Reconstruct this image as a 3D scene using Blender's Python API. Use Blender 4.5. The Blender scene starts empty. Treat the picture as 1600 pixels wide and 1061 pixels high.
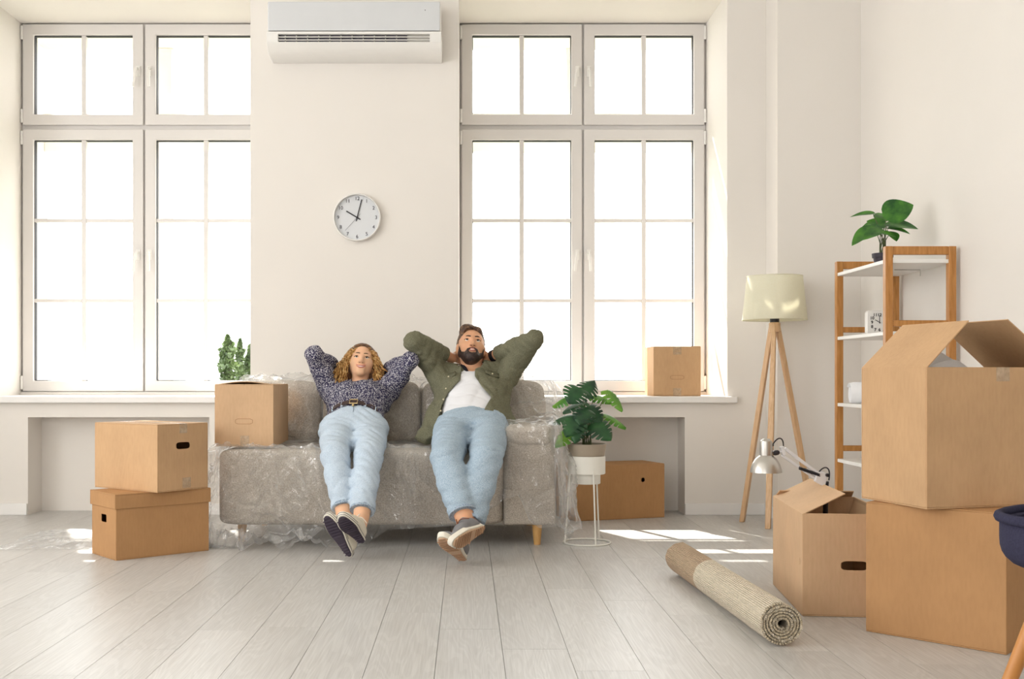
import bpy, bmesh, math, random
import numpy as np
from mathutils import Matrix, Vector, Quaternion

random.seed(7)
RNG = np.random.default_rng(7)
SC = bpy.context.scene
COL = SC.collection
PI = math.pi
R = math.radians

# ---------------------------------------------------------------- camera
# 38 mm lens, level camera 0.85 m above the floor, shifted frame (vertical lines stay vertical)
cam_d = bpy.data.cameras.new('camera')
cam_d.sensor_width = 36.0
cam_d.lens = 38.25
cam_d.shift_x = 0.04375
cam_d.shift_y = 0.0375
cam_d.clip_end = 800
cam = bpy.data.objects.new('camera', cam_d)
cam.location = (0, 0, 0.85)
cam.rotation_euler = (R(90), 0, 0)
COL.objects.link(cam)
SC.camera = cam

# ---------------------------------------------------------------- sky, sun, exposure
world = bpy.data.worlds.new('sky')
SC.world = world
world.use_nodes = True
bgn = world.node_tree.nodes['Background']
bgn.inputs[0].default_value = (0.985, 0.992, 0.988, 1)
bgn.inputs[1].default_value = 5.4

sun_d = bpy.data.lights.new('sun', 'SUN')
sun_d.energy = 14.0
sun_d.angle = R(0.6)
sun_d.color = (1.0, 0.95, 0.87)
sun = bpy.data.objects.new('sun', sun_d)
sun.rotation_euler = Vector((0.45, -1.0, -1.16)).to_track_quat('-Z', 'Y').to_euler()
sun.location = (-4, 14, 12)
COL.objects.link(sun)

# daylight openings (portals only guide sampling of the sky, they give no light of their own)
def portal(name, loc, rot, sx, sy):
    l = bpy.data.lights.new(name, 'AREA')
    l.shape = 'RECTANGLE'; l.size = sx; l.size_y = sy
    l.cycles.is_portal = True
    o = bpy.data.objects.new(name, l)
    o.location = loc; o.rotation_euler = rot
    COL.objects.link(o)
SIDE_OPEN = [(-0.4, 1.9), (2.5, 4.7)]          # window openings in the left wall (y ranges)
REAR_OPEN = [(-3.4, -1.3)]        # window openings in the wall behind the camera (x ranges)
OPEN_Z = (0.75, 3.3)
portal('sky_portal', (-2.18, 7.9, 2.0), (R(-90), 0, 0), 1.66, 2.5)
portal('sky_portal', (0.78, 7.9, 2.0), (R(-90), 0, 0), 1.66, 2.5)
for a, b in SIDE_OPEN:
    portal('sky_portal', (-4.35, (a+b)/2, 2.02), (0, R(-90), 0), 2.55, b-a)
for a, b in REAR_OPEN:
    portal('sky_portal', ((a+b)/2, -3.15, 2.02), (R(90), 0, 0), b-a, 2.55)

SC.view_settings.view_transform = 'Standard'
SC.view_settings.look = 'None'
SC.view_settings.gamma = 1.0
SC.view_settings.use_curve_mapping = False
SC.view_settings.exposure = 0.07

# ---------------------------------------------------------------- helpers
def at(px, py, d):
    """photo pixel + distance from the camera plane -> world point"""
    return Vector(((px-730)*d/1700, d, 0.85-(py-590)*d/1700))

def lin(r, g, b):
    f = lambda c: c/12.92 if c <= 0.04045 else ((c+0.055)/1.055)**2.4
    return (f(r/255), f(g/255), f(b/255), 1)

def vn(v):
    v = Vector(v); return v.normalized()

class NT:
    def __init__(s, name):
        s.m = bpy.data.materials.new(name); s.m.use_nodes = True
        s.t = s.m.node_tree; s.t.nodes.clear()
        s.out = s.n('ShaderNodeOutputMaterial')
    def n(s, typ, **kw):
        nd = s.t.nodes.new(typ)
        for k, v in kw.items():
            if k.startswith('i_'):
                key = k[2:]
                key = int(key) if key.isdigit() else key.replace('_', ' ')
                nd.inputs[key].default_value = v
            else:
                setattr(nd, k, v)
        return nd
    def l(s, a, b): s.t.links.new(a, b)
    def coords(s, kind='Object', scale=(1, 1, 1), rot=(0, 0, 0)):
        tc = s.n('ShaderNodeTexCoord'); mp = s.n('ShaderNodeMapping')
        mp.inputs['Scale'].default_value = scale; mp.inputs['Rotation'].default_value = rot
        s.l(tc.outputs[kind], mp.inputs[0]); return mp.outputs[0]
    def ramp(s, fac, stops):
        r = s.n('ShaderNodeValToRGB')
        e = r.color_ramp.elements
        while len(e) < len(stops): e.new(0.5)
        for i, (p, c) in enumerate(stops): e[i].position = p; e[i].color = c
        s.l(fac, r.inputs[0]); return r.outputs[0]
    def bump(s, h, strength=0.3, dist=0.01):
        b = s.n('ShaderNodeBump'); b.inputs['Strength'].default_value = strength; b.inputs['Distance'].default_value = dist
        s.l(h, b.inputs['Height']); return b.outputs[0]

def mat_basic(name, col, rough=0.6, metal=0.0, var=0.06, scale=12.0, bump=0.0, bscale=60.0, spec=0.5, sss=0.0):
    N = NT(name)
    p = N.n('ShaderNodeBsdfPrincipled')
    p.inputs['Roughness'].default_value = rough; p.inputs['Metallic'].default_value = metal
    p.inputs['Specular IOR Level'].default_value = spec
    if sss:
        p.inputs['Subsurface Weight'].default_value = sss
        p.inputs['Subsurface Radius'].default_value = (0.01, 0.004, 0.002)
        p.inputs['Subsurface Scale'].default_value = 1.0
    co = N.coords()
    nz = N.n('ShaderNodeTexNoise'); nz.inputs['Scale'].default_value = scale; nz.inputs['Detail'].default_value = 3
    N.l(co, nz.inputs['Vector'])
    a = tuple(c*(1-var) for c in col[:3])+(1,); b = tuple(min(1, c*(1+var)) for c in col[:3])+(1,)
    N.l(N.ramp(nz.outputs[0], [(0.3, a), (0.7, b)]), p.inputs['Base Color'])
    if bump:
        n2 = N.n('ShaderNodeTexNoise'); n2.inputs['Scale'].default_value = bscale; n2.inputs['Detail'].default_value = 4
        N.l(co, n2.inputs['Vector']); N.l(N.bump(n2.outputs[0], bump, 0.004), p.inputs['Normal'])
    N.l(p.outputs[0], N.out.inputs[0])
    return N.m

M = {}
M['wall'] = mat_basic('wall_paint', lin(236, 231, 225), 0.9, var=0.012, scale=1.5, bump=0.05, bscale=90, spec=0.2)
M['ceiling'] = mat_basic('ceiling_paint', lin(243, 240, 234), 0.9, var=0.01, scale=2, spec=0.2)
M['wood_trim'] = mat_basic('white_trim', lin(243, 241, 239), 0.45, var=0.01)
M['pvc'] = mat_basic('white_pvc', lin(224, 220, 217), 0.4, var=0.008, scale=4)
M['gasket'] = mat_basic('black_gasket', lin(40, 38, 42), 0.6)
M['ext'] = mat_basic('outer_reveal_plaster', lin(243, 238, 226), 0.9, var=0.02)
M['black'] = mat_basic('black_plastic', lin(32, 30, 38), 0.45)
M['white_plastic'] = mat_basic('white_plastic', lin(238, 236, 232), 0.35, var=0.01)
M['ac_panel'] = mat_basic('ac_front_panel', lin(214, 216, 219), 0.25, var=0.01)
M['dark_gap'] = mat_basic('dark_gap', lin(52, 46, 62), 0.7)
M['grey_plastic'] = mat_basic('grey_plastic', lin(172, 168, 160), 0.5)
M['white_board'] = mat_basic('white_board', lin(240, 238, 234), 0.4, var=0.01)
M['white_metal'] = mat_basic('white_metal', lin(238, 235, 226), 0.4, var=0.01)
M['taupe'] = mat_basic('taupe_ceramic', lin(172, 158, 140), 0.6, var=0.03)
M['soil'] = mat_basic('soil', lin(60, 45, 34), 0.95, var=0.3, scale=80, bump=0.6, bscale=200)
M['stem'] = mat_basic('plant_stem', lin(84, 96, 56), 0.5, var=0.1)
M['darkpot'] = mat_basic('dark_pot', lin(50, 42, 56), 0.55)
M['silver'] = mat_basic('brushed_silver', lin(196, 192, 186), 0.34, metal=0.85, var=0.03)
M['chrome'] = mat_basic('light_steel', lin(232, 232, 236), 0.35, metal=0.15, var=0.02)
M['paper'] = mat_basic('white_paper', lin(240, 239, 240), 0.8, var=0.01)
M['navy'] = mat_basic('navy_felt', lin(58, 57, 76), 0.95, var=0.14, scale=240, bump=0.3, bscale=300, spec=0.1)
M['oak_leg'] = mat_basic('oak_leg', lin(196, 132, 66), 0.4, var=0.12, scale=9)
M['brown_belt'] = mat_basic('brown_leather', lin(58, 38, 34), 0.5)
M['gold'] = mat_basic('pale_gold', lin(205, 180, 130), 0.35, metal=0.7)

def wood_mat(name, c1, c2, scale=(1, 1, 1), rough=0.45, dist=6.0, wscale=6.0):
    N = NT(name); p = N.n('ShaderNodeBsdfPrincipled'); p.inputs['Roughness'].default_value = rough
    co = N.coords('Object', scale)
    nz = N.n('ShaderNodeTexNoise'); nz.inputs['Scale'].default_value = wscale; nz.inputs['Detail'].default_value = 5; nz.inputs['Distortion'].default_value = 0.6
    N.l(co, nz.inputs['Vector'])
    N.l(N.ramp(nz.outputs[0], [(0.3, c1), (0.7, c2)]), p.inputs['Base Color'])
    N.l(p.outputs[0], N.out.inputs[0]); return N.m
M['bamboo'] = wood_mat('bamboo_wood', lin(172, 114, 52), lin(200, 142, 78), (14, 14, 1.6), 0.4)
M['beech'] = wood_mat('beech_wood', lin(205, 164, 120), lin(226, 190, 150), (20, 20, 1.5), 0.45)
M['sofa_leg'] = wood_mat('sofa_leg_wood', lin(206, 156, 92), lin(222, 176, 112), (30, 30, 3), 0.4)

def plank_mat():
    N = NT('pale_oak_laminate'); p = N.n('ShaderNodeBsdfPrincipled'); p.inputs['Roughness'].default_value = 0.36
    p.inputs['Specular IOR Level'].default_value = 0.4
    oi = N.n('ShaderNodeObjectInfo')
    tc = N.n('ShaderNodeTexCoord')
    off = N.n('ShaderNodeVectorMath', operation='SCALE'); off.inputs['Scale'].default_value = 1.0
    comb = N.n('ShaderNodeCombineXYZ')
    mul = N.n('ShaderNodeMath', operation='MULTIPLY'); mul.inputs[1].default_value = 37.0
    N.l(oi.outputs['Random'], mul.inputs[0]); N.l(mul.outputs[0], comb.inputs[0]); N.l(mul.outputs[0], comb.inputs[1])
    add = N.n('ShaderNodeVectorMath', operation='ADD'); N.l(tc.outputs['Object'], add.inputs[0]); N.l(comb.outputs[0], add.inputs[1])
    mp = N.n('ShaderNodeMapping'); mp.inputs['Scale'].default_value = (2.2, 1.5, 1); N.l(add.outputs[0], mp.inputs[0])
    # cathedral grain: distorted rings
    nz = N.n('ShaderNodeTexNoise'); nz.inputs['Scale'].default_value = 0.8; nz.inputs['Detail'].default_value = 2; nz.inputs['Distortion'].default_value = 0.4
    N.l(mp.outputs[0], nz.inputs['Vector'])
    m2 = N.n('ShaderNodeMath', operation='MULTIPLY'); m2.inputs[1].default_value = 110.0; N.l(nz.outputs[0], m2.inputs[0])
    sn = N.n('ShaderNodeMath', operation='SINE'); N.l(m2.outputs[0], sn.inputs[0])
    fine = N.n('ShaderNodeTexNoise'); fine.inputs['Scale'].default_value = 6; fine.inputs['Detail'].default_value = 6
    mp2 = N.n('ShaderNodeMapping'); mp2.inputs['Scale'].default_value = (7, 0.8, 1); N.l(add.outputs[0], mp2.inputs[0]); N.l(mp2.outputs[0], fine.inputs['Vector'])
    big = N.n('ShaderNodeTexNoise'); big.inputs['Scale'].default_value = 1.6; N.l(add.outputs[0], big.inputs['Vector'])
    c_base = N.ramp(fine.outputs[0], [(0.25, lin(190, 187, 183)), (0.75, lin(212, 210, 207))])
    mx = N.n('ShaderNodeMixRGB', blend_type='MULTIPLY'); mx.inputs[0].default_value = 0.6
    N.l(c_base, mx.inputs[1]); N.l(N.ramp(sn.outputs[0], [(0.0, (0.90, 0.895, 0.89, 1)), (0.45, (1, 1, 1, 1))]), mx.inputs[2])
    mx2 = N.n('ShaderNodeMixRGB', blend_type='MULTIPLY'); mx2.inputs[0].default_value = 0.6
    N.l(mx.outputs[0], mx2.inputs[1]); N.l(N.ramp(big.outputs[0], [(0.3, (0.92, 0.91, 0.9, 1)), (0.65, (1, 1, 1, 1))]), mx2.inputs[2])
    hs = N.n('ShaderNodeHueSaturation'); mr = N.n('ShaderNodeMapRange'); mr.inputs['To Min'].default_value = 0.95; mr.inputs['To Max'].default_value = 1.05
    N.l(oi.outputs['Random'], mr.inputs[0]); N.l(mr.outputs[0], hs.inputs['Value']); N.l(mx2.outputs[0], hs.inputs['Color'])
    N.l(hs.outputs[0], p.inputs['Base Color'])
    N.l(N.bump(fine.outputs[0], 0.12, 0.002), p.inputs['Normal'])
    N.l(p.outputs[0], N.out.inputs[0]); return N.m
M['plank'] = plank_mat()

def cardboard(name, base, rot=(0, 0, 0)):
    N = NT(name); p = N.n('ShaderNodeBsdfPrincipled'); p.inputs['Roughness'].default_value = 0.75
    p.inputs['Specular IOR Level'].default_value = 0.25
    co = N.coords('Object')
    nz = N.n('ShaderNodeTexNoise'); nz.inputs['Scale'].default_value = 5; nz.inputs['Detail'].default_value = 5; N.l(co, nz.inputs['Vector'])
    fib = N.n('ShaderNodeTexNoise'); fib.inputs['Scale'].default_value = 90; fib.inputs['Detail'].default_value = 3
    mp = N.n('ShaderNodeMapping'); mp.inputs['Scale'].default_value = (1, 1, 0.25); N.l(co, mp.inputs[0]); N.l(mp.outputs[0], fib.inputs['Vector'])
    c = base
    a = tuple(x*0.93 for x in c[:3])+(1,); b = tuple(min(1, x*1.06) for x in c[:3])+(1,)
    mx = N.n('ShaderNodeMixRGB', blend_type='MULTIPLY'); mx.inputs[0].default_value = 0.5
    N.l(N.ramp(nz.outputs[0], [(0.3, a), (0.7, b)]), mx.inputs[1])
    N.l(N.ramp(fib.outputs[0], [(0.3, (0.9, 0.88, 0.86, 1)), (0.6, (1, 1, 1, 1))]), mx.inputs[2])
    N.l(mx.outputs[0], p.inputs['Base Color'])
    # corrugation: faint vertical flutes
    wv = N.n('ShaderNodeTexWave'); wv.inputs['Scale'].default_value = 40; wv.wave_type = 'BANDS'; wv.bands_direction = 'DIAGONAL'
    mp3 = N.n('ShaderNodeMapping'); mp3.inputs['Scale'].default_value = (1, 1, 0.0); N.l(co, mp3.inputs[0]); N.l(mp3.outputs[0], wv.inputs['Vector'])
    N.l(N.bump(wv.outputs[0], 0.06, 0.002), p.inputs['Normal'])
    N.l(p.outputs[0], N.out.inputs[0]); return N.m
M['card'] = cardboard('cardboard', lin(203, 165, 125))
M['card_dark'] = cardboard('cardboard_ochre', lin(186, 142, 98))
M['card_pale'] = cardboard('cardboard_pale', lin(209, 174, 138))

def tape_mat():
    N = NT('clear_tape'); p = N.n('ShaderNodeBsdfPrincipled'); p.inputs['Base Color'].default_value = lin(214, 190, 160)
    p.inputs['Roughness'].default_value = 0.25
    tr = N.n('ShaderNodeBsdfTransparent'); mx = N.n('ShaderNodeMixShader')
    nz = N.n('ShaderNodeTexNoise'); nz.inputs['Scale'].default_value = 45; N.l(N.coords(), nz.inputs['Vector'])
    N.l(N.ramp(nz.outputs[0], [(0.35, (0.35, 0.35, 0.35, 1)), (0.7, (0.75, 0.75, 0.75, 1))]), mx.inputs[0])
    N.l(tr.outputs[0], mx.inputs[1]); N.l(p.outputs[0], mx.inputs[2]); N.l(N.bump(nz.outputs[0], 0.4, 0.004), p.inputs['Normal'])
    N.l(mx.outputs[0], N.out.inputs[0]); return N.m
M['tape'] = tape_mat()

def glass_mat():
    N = NT('window_glass'); tr = N.n('ShaderNodeBsdfTransparent'); tr.inputs[0].default_value = (0.97, 0.98, 0.975, 1)
    gl = N.n('ShaderNodeBsdfGlossy'); gl.inputs['Roughness'].default_value = 0.02
    nz = N.n('ShaderNodeTexNoise'); nz.inputs['Scale'].default_value = 1.5; N.l(N.coords(), nz.inputs['Vector'])
    N.l(N.bump(nz.outputs[0], 0.02, 0.002), gl.inputs['Normal'])
    fr = N.n('ShaderNodeFresnel'); fr.inputs[0].default_value = 1.45
    mx = N.n('ShaderNodeMixShader'); N.l(fr.outputs[0], mx.inputs[0]); N.l(tr.outputs[0], mx.inputs[1]); N.l(gl.outputs[0], mx.inputs[2])
    N.l(mx.outputs[0], N.out.inputs[0]); return N.m
M['glass'] = glass_mat()

def film_mat():
    N = NT('clear_plastic_film'); tr = N.n('ShaderNodeBsdfTransparent'); tr.inputs[0].default_value = (0.985, 0.985, 0.985, 1)
    gl = N.n('ShaderNodeBsdfGlossy'); gl.inputs['Roughness'].default_value = 0.13
    df = N.n('ShaderNodeBsdfDiffuse'); df.inputs[0].default_value = (0.93, 0.93, 0.93, 1)
    tl = N.n('ShaderNodeBsdfTranslucent'); tl.inputs[0].default_value = (0.93, 0.93, 0.93, 1)
    co = N.coords()
    nz = N.n('ShaderNodeTexNoise'); nz.inputs['Scale'].default_value = 2.6; nz.inputs['Detail'].default_value = 2
    N.l(co, nz.inputs['Vector'])
    mxv = N.n('ShaderNodeMixRGB'); mxv.inputs[0].default_value = 0.35; N.l(co, mxv.inputs[1]); N.l(nz.outputs['Color'], mxv.inputs[2])
    vo = N.n('ShaderNodeTexVoronoi'); vo.inputs['Scale'].default_value = 11; N.l(mxv.outputs[0], vo.inputs['Vector'])
    v2 = N.n('ShaderNodeTexVoronoi'); v2.inputs['Scale'].default_value = 27; N.l(mxv.outputs[0], v2.inputs['Vector'])
    ml = N.n('ShaderNodeMath', operation='MULTIPLY_ADD'); ml.inputs[1].default_value = 0.35; N.l(v2.outputs['Distance'], ml.inputs[0]); N.l(vo.outputs['Distance'], ml.inputs[2])
    b = N.bump(ml.outputs[0], 0.75, 0.06); N.l(b, gl.inputs['Normal'])
    m1 = N.n('ShaderNodeMixShader'); m1.inputs[0].default_value = 0.45; N.l(df.outputs[0], m1.inputs[1]); N.l(tl.outputs[0], m1.inputs[2])
    # milky veil, stronger at grazing angles and where the film is crumpled
    lw = N.n('ShaderNodeLayerWeight'); lw.inputs[0].default_value = 0.35
    fr = N.ramp(lw.outputs['Facing'], [(0.0, (0.10, 0.10, 0.10, 1)), (0.7, (0.28, 0.28, 0.28, 1)), (1.0, (0.6, 0.6, 0.6, 1))])
    n2 = N.n('ShaderNodeTexNoise'); n2.inputs['Scale'].default_value = 3.4; n2.inputs['Detail'].default_value = 5; n2.inputs['Distortion'].default_value = 1.0; N.l(co, n2.inputs['Vector'])
    mv = N.n('ShaderNodeMixRGB', blend_type='MULTIPLY'); mv.inputs[0].default_value = 1.0; N.l(fr, mv.inputs[1])
    N.l(N.ramp(n2.outputs[0], [(0.35, (0.45, 0.45, 0.45, 1)), (0.62, (1.5, 1.5, 1.5, 1))]), mv.inputs[2])
    m2 = N.n('ShaderNodeMixShader'); N.l(mv.outputs[0], m2.inputs[0]); N.l(tr.outputs[0], m2.inputs[1]); N.l(m1.outputs[0], m2.inputs[2])
    l2 = N.n('ShaderNodeLayerWeight'); l2.inputs[0].default_value = 0.3; N.l(b, l2.inputs['Normal'])
    f2 = N.ramp(l2.outputs['Facing'], [(0.0, (0.07, 0.07, 0.07, 1)), (0.6, (0.12, 0.12, 0.12, 1)), (1.0, (0.45, 0.45, 0.45, 1))])
    m3 = N.n('ShaderNodeMixShader'); N.l(f2, m3.inputs[0]); N.l(m2.outputs[0], m3.inputs[1]); N.l(gl.outputs[0], m3.inputs[2])
    N.l(m3.outputs[0], N.out.inputs[0]); return N.m
M['film'] = film_mat()

def weave(name, c1, c2, scale=260, bump=0.35, rough=0.95):
    N = NT(name); p = N.n('ShaderNodeBsdfPrincipled'); p.inputs['Roughness'].default_value = rough; p.inputs['Specular IOR Level'].default_value = 0.15
    co = N.coords()
    nz = N.n('ShaderNodeTexNoise'); nz.inputs['Scale'].default_value = scale; nz.inputs['Detail'].default_value = 2; N.l(co, nz.inputs['Vector'])
    n2 = N.n('ShaderNodeTexNoise'); n2.inputs['Scale'].default_value = 7; n2.inputs['Detail'].default_value = 3; N.l(co, n2.inputs['Vector'])
    mx = N.n('ShaderNodeMixRGB', blend_type='MULTIPLY'); mx.inputs[0].default_value = 0.5
    N.l(N.ramp(nz.outputs[0], [(0.35, c1), (0.65, c2)]), mx.inputs[1]); N.l(N.ramp(n2.outputs[0], [(0.3, (0.86, 0.86, 0.86, 1)), (0.7, (1, 1, 1, 1))]), mx.inputs[2])
    N.l(mx.outputs[0], p.inputs['Base Color']); N.l(N.bump(nz.outputs[0], bump, 0.002), p.inputs['Normal'])
    N.l(p.outputs[0], N.out.inputs[0]); return N.m
M['sofa'] = weave('grey_beige_sofa_fabric', lin(174, 163, 150), lin(208, 198, 185), 170)
M['denim'] = weave('light_blue_denim', lin(180, 198, 216), lin(212, 224, 236), 320, 0.12)
M['denim_man'] = weave('washed_blue_denim', lin(148, 170, 190), lin(190, 205, 217), 300, 0.12)
M['denim_hem'] = weave('denim_hem', lin(124, 146, 170), lin(190, 202, 214), 200, 0.4)
M['tee'] = mat_basic('white_cotton', lin(236, 236, 240), 0.9, var=0.01, bump=0.1, bscale=200, spec=0.1)
M['olive'] = weave('olive_cotton', lin(104, 103, 84), lin(130, 128, 106), 260, 0.25)
M['olive_dark'] = mat_basic('dark_shirt_lining', lin(44, 42, 50), 0.9, spec=0.1)
M['button'] = mat_basic('pale_button', lin(226, 214, 180), 0.35)
M['rubber'] = mat_basic('cream_rubber', lin(238, 232, 218), 0.6, var=0.03)
M['shoe_cream'] = mat_basic('cream_canvas', lin(232, 224, 206), 0.9, var=0.03, bump=0.2, bscale=300)
M['shoe_grey'] = mat_basic('grey_suede', lin(130, 128, 130), 0.95, var=0.08, bump=0.2, bscale=200)
M['lace_brown'] = mat_basic('brown_lace', lin(132, 80, 56), 0.9)
M['dark_sole'] = mat_basic('dark_rubber_sole', lin(58, 48, 62), 0.7, bump=0.3, bscale=300)
M['dark_tread'] = mat_basic('dark_rubber_tread', lin(74, 64, 78), 0.7)
M['gum_sole'] = mat_basic('gum_sole', lin(206, 172, 142), 0.7)
M['gum_tread'] = mat_basic('gum_tread', lin(172, 132, 102), 0.7)
M['blouse_dark'] = mat_basic('dark_cuff', lin(62, 58, 80), 0.85, var=0.4, scale=150)

def blouse_mat():
    N = NT('speckled_blouse'); p = N.n('ShaderNodeBsdfPrincipled'); p.inputs['Roughness'].default_value = 0.85; p.inputs['Specular IOR Level'].default_value = 0.15
    co = N.coords()
    vo = N.n('ShaderNodeTexVoronoi'); vo.inputs['Scale'].default_value = 150; N.l(co, vo.inputs['Vector'])
    nz = N.n('ShaderNodeTexNoise'); nz.inputs['Scale'].default_value = 220; nz.inputs['Detail'].default_value = 2; N.l(co, nz.inputs['Vector'])
    ad = N.n('ShaderNodeMath', operation='ADD'); N.l(vo.outputs['Distance'], ad.inputs[0]); N.l(nz.outputs[0], ad.inputs[1])
    N.l(N.ramp(ad.outputs[0], [(0.78, lin(206, 204, 210)), (0.98, lin(60, 58, 84))]), p.inputs['Base Color'])
    N.l(p.outputs[0], N.out.inputs[0]); return N.m
M['blouse'] = blouse_mat()

def skin_mat(name, col):
    N = NT(name); p = N.n('ShaderNodeBsdfPrincipled'); p.inputs['Roughness'].default_value = 0.5; p.inputs['Specular IOR Level'].default_value = 0.35
    p.inputs['Subsurface Weight'].default_value = 0.12; p.inputs['Subsurface Radius'].default_value = (0.012, 0.004, 0.002); p.inputs['Subsurface Scale'].default_value = 1.0
    co = N.coords(); nz = N.n('ShaderNodeTexNoise'); nz.inputs['Scale'].default_value = 22; nz.inputs['Detail'].default_value = 3; N.l(co, nz.inputs['Vector'])
    a = tuple(c*0.94 for c in col[:3])+(1,); b = (min(1, col[0]*1.05), col[1]*1.03, col[2]*1.02, 1)
    N.l(N.ramp(nz.outputs[0], [(0.35, a), (0.65, b)]), p.inputs['Base Color']); N.l(p.outputs[0], N.out.inputs[0]); return N.m
M['skin_w'] = skin_mat('skin_fair', lin(236, 188, 152))
M['skin_m'] = skin_mat('skin_tan', lin(224, 170, 134))
M['lips_w'] = mat_basic('lips_rose', lin(206, 120, 108), 0.4)
M['lips_m'] = mat_basic('lips_tan', lin(186, 116, 100), 0.45)
M['teeth'] = mat_basic('teeth', lin(240, 232, 222), 0.3)
M['eye_white'] = mat_basic('eye_white', lin(226, 218, 210), 0.25)
M['iris'] = mat_basic('iris_dark', lin(62, 44, 36), 0.2)
M['nostril'] = mat_basic('nostril', lin(92, 48, 40), 0.8)

def hair_mat(name, c1, c2, c3, scale=30):
    N = NT(name); p = N.n('ShaderNodeBsdfPrincipled'); p.inputs['Roughness'].default_value = 0.5; p.inputs['Specular IOR Level'].default_value = 0.4
    co = N.coords(); nz = N.n('ShaderNodeTexNoise'); nz.inputs['Scale'].default_value = scale; nz.inputs['Detail'].default_value = 4; N.l(co, nz.inputs['Vector'])
    N.l(N.ramp(nz.outputs[0], [(0.3, c1), (0.5, c2), (0.68, c3)]), p.inputs['Base Color'])
    n2 = N.n('ShaderNodeTexNoise'); n2.inputs['Scale'].default_value = 220; N.l(co, n2.inputs['Vector']); N.l(N.bump(n2.outputs[0], 0.5, 0.003), p.inputs['Normal'])
    N.l(p.outputs[0], N.out.inputs[0]); return N.m
M['hair_w'] = hair_mat('curly_blonde_hair', lin(118, 76, 38), lin(190, 140, 78), lin(234, 198, 136), 70)
M['hair_root'] = hair_mat('brown_hair_roots', lin(64, 42, 28), lin(96, 64, 40), lin(140, 98, 58), 40)
M['hair_m'] = hair_mat('brown_hair', lin(48, 34, 28), lin(84, 60, 46), lin(138, 104, 74), 60)
M['beard'] = hair_mat('dark_beard', lin(34, 24, 24), lin(52, 36, 32), lin(76, 54, 44), 90)

def leaf_mat(name, c1, c2, scale=14):
    N = NT(name); p = N.n('ShaderNodeBsdfPrincipled'); p.inputs['Roughness'].default_value = 0.35
    co = N.coords(); nz = N.n('ShaderNodeTexNoise'); nz.inputs['Scale'].default_value = scale; nz.inputs['Detail'].default_value = 3; N.l(co, nz.inputs['Vector'])
    col = N.ramp(nz.outputs[0], [(0.35, c1), (0.7, c2)])
    N.l(col, p.inputs['Base Color'])
    tl = N.n('ShaderNodeBsdfTranslucent'); N.l(col, tl.inputs[0])
    mx = N.n('ShaderNodeMixShader'); mx.inputs[0].default_value = 0.25; N.l(p.outputs[0], mx.inputs[1]); N.l(tl.outputs[0], mx.inputs[2])
    N.l(mx.outputs[0], N.out.inputs[0]); return N.m
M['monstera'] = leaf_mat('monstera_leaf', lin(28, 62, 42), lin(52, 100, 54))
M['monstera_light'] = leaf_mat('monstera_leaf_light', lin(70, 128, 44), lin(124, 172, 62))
M['pothos'] = leaf_mat('philodendron_leaf', lin(34, 84, 36), lin(88, 152, 52))
M['poplar'] = leaf_mat('poplar_leaf', lin(52, 72, 40), lin(120, 138, 84), 1.2)
M['bark'] = mat_basic('bark', lin(70, 62, 50), 0.95, var=0.2, scale=3)
M['ground'] = mat_basic('dark_ground', lin(74, 84, 56), 0.95, var=0.2, scale=0.2)  # unseen ground, coloured dark so less light bounces onto the window soffits
M['shade'] = None
def shade_mat():
    N = NT('cream_lampshade'); df = N.n('ShaderNodeBsdfDiffuse'); tl = N.n('ShaderNodeBsdfTranslucent')
    co = N.coords(); nz = N.n('ShaderNodeTexNoise'); nz.inputs['Scale'].default_value = 200; N.l(co, nz.inputs['Vector'])
    c = N.ramp(nz.outputs[0], [(0.3, lin(246, 243, 226)), (0.7, lin(250, 248, 234))])
    N.l(c, df.inputs[0]); N.l(c, tl.inputs[0])
    mx = N.n('ShaderNodeMixShader'); mx.inputs[0].default_value = 0.45; N.l(df.outputs[0], mx.inputs[1]); N.l(tl.outputs[0], mx.inputs[2]); N.l(mx.outputs[0], N.out.inputs[0]); return N.m
M['shade'] = shade_mat()

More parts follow.
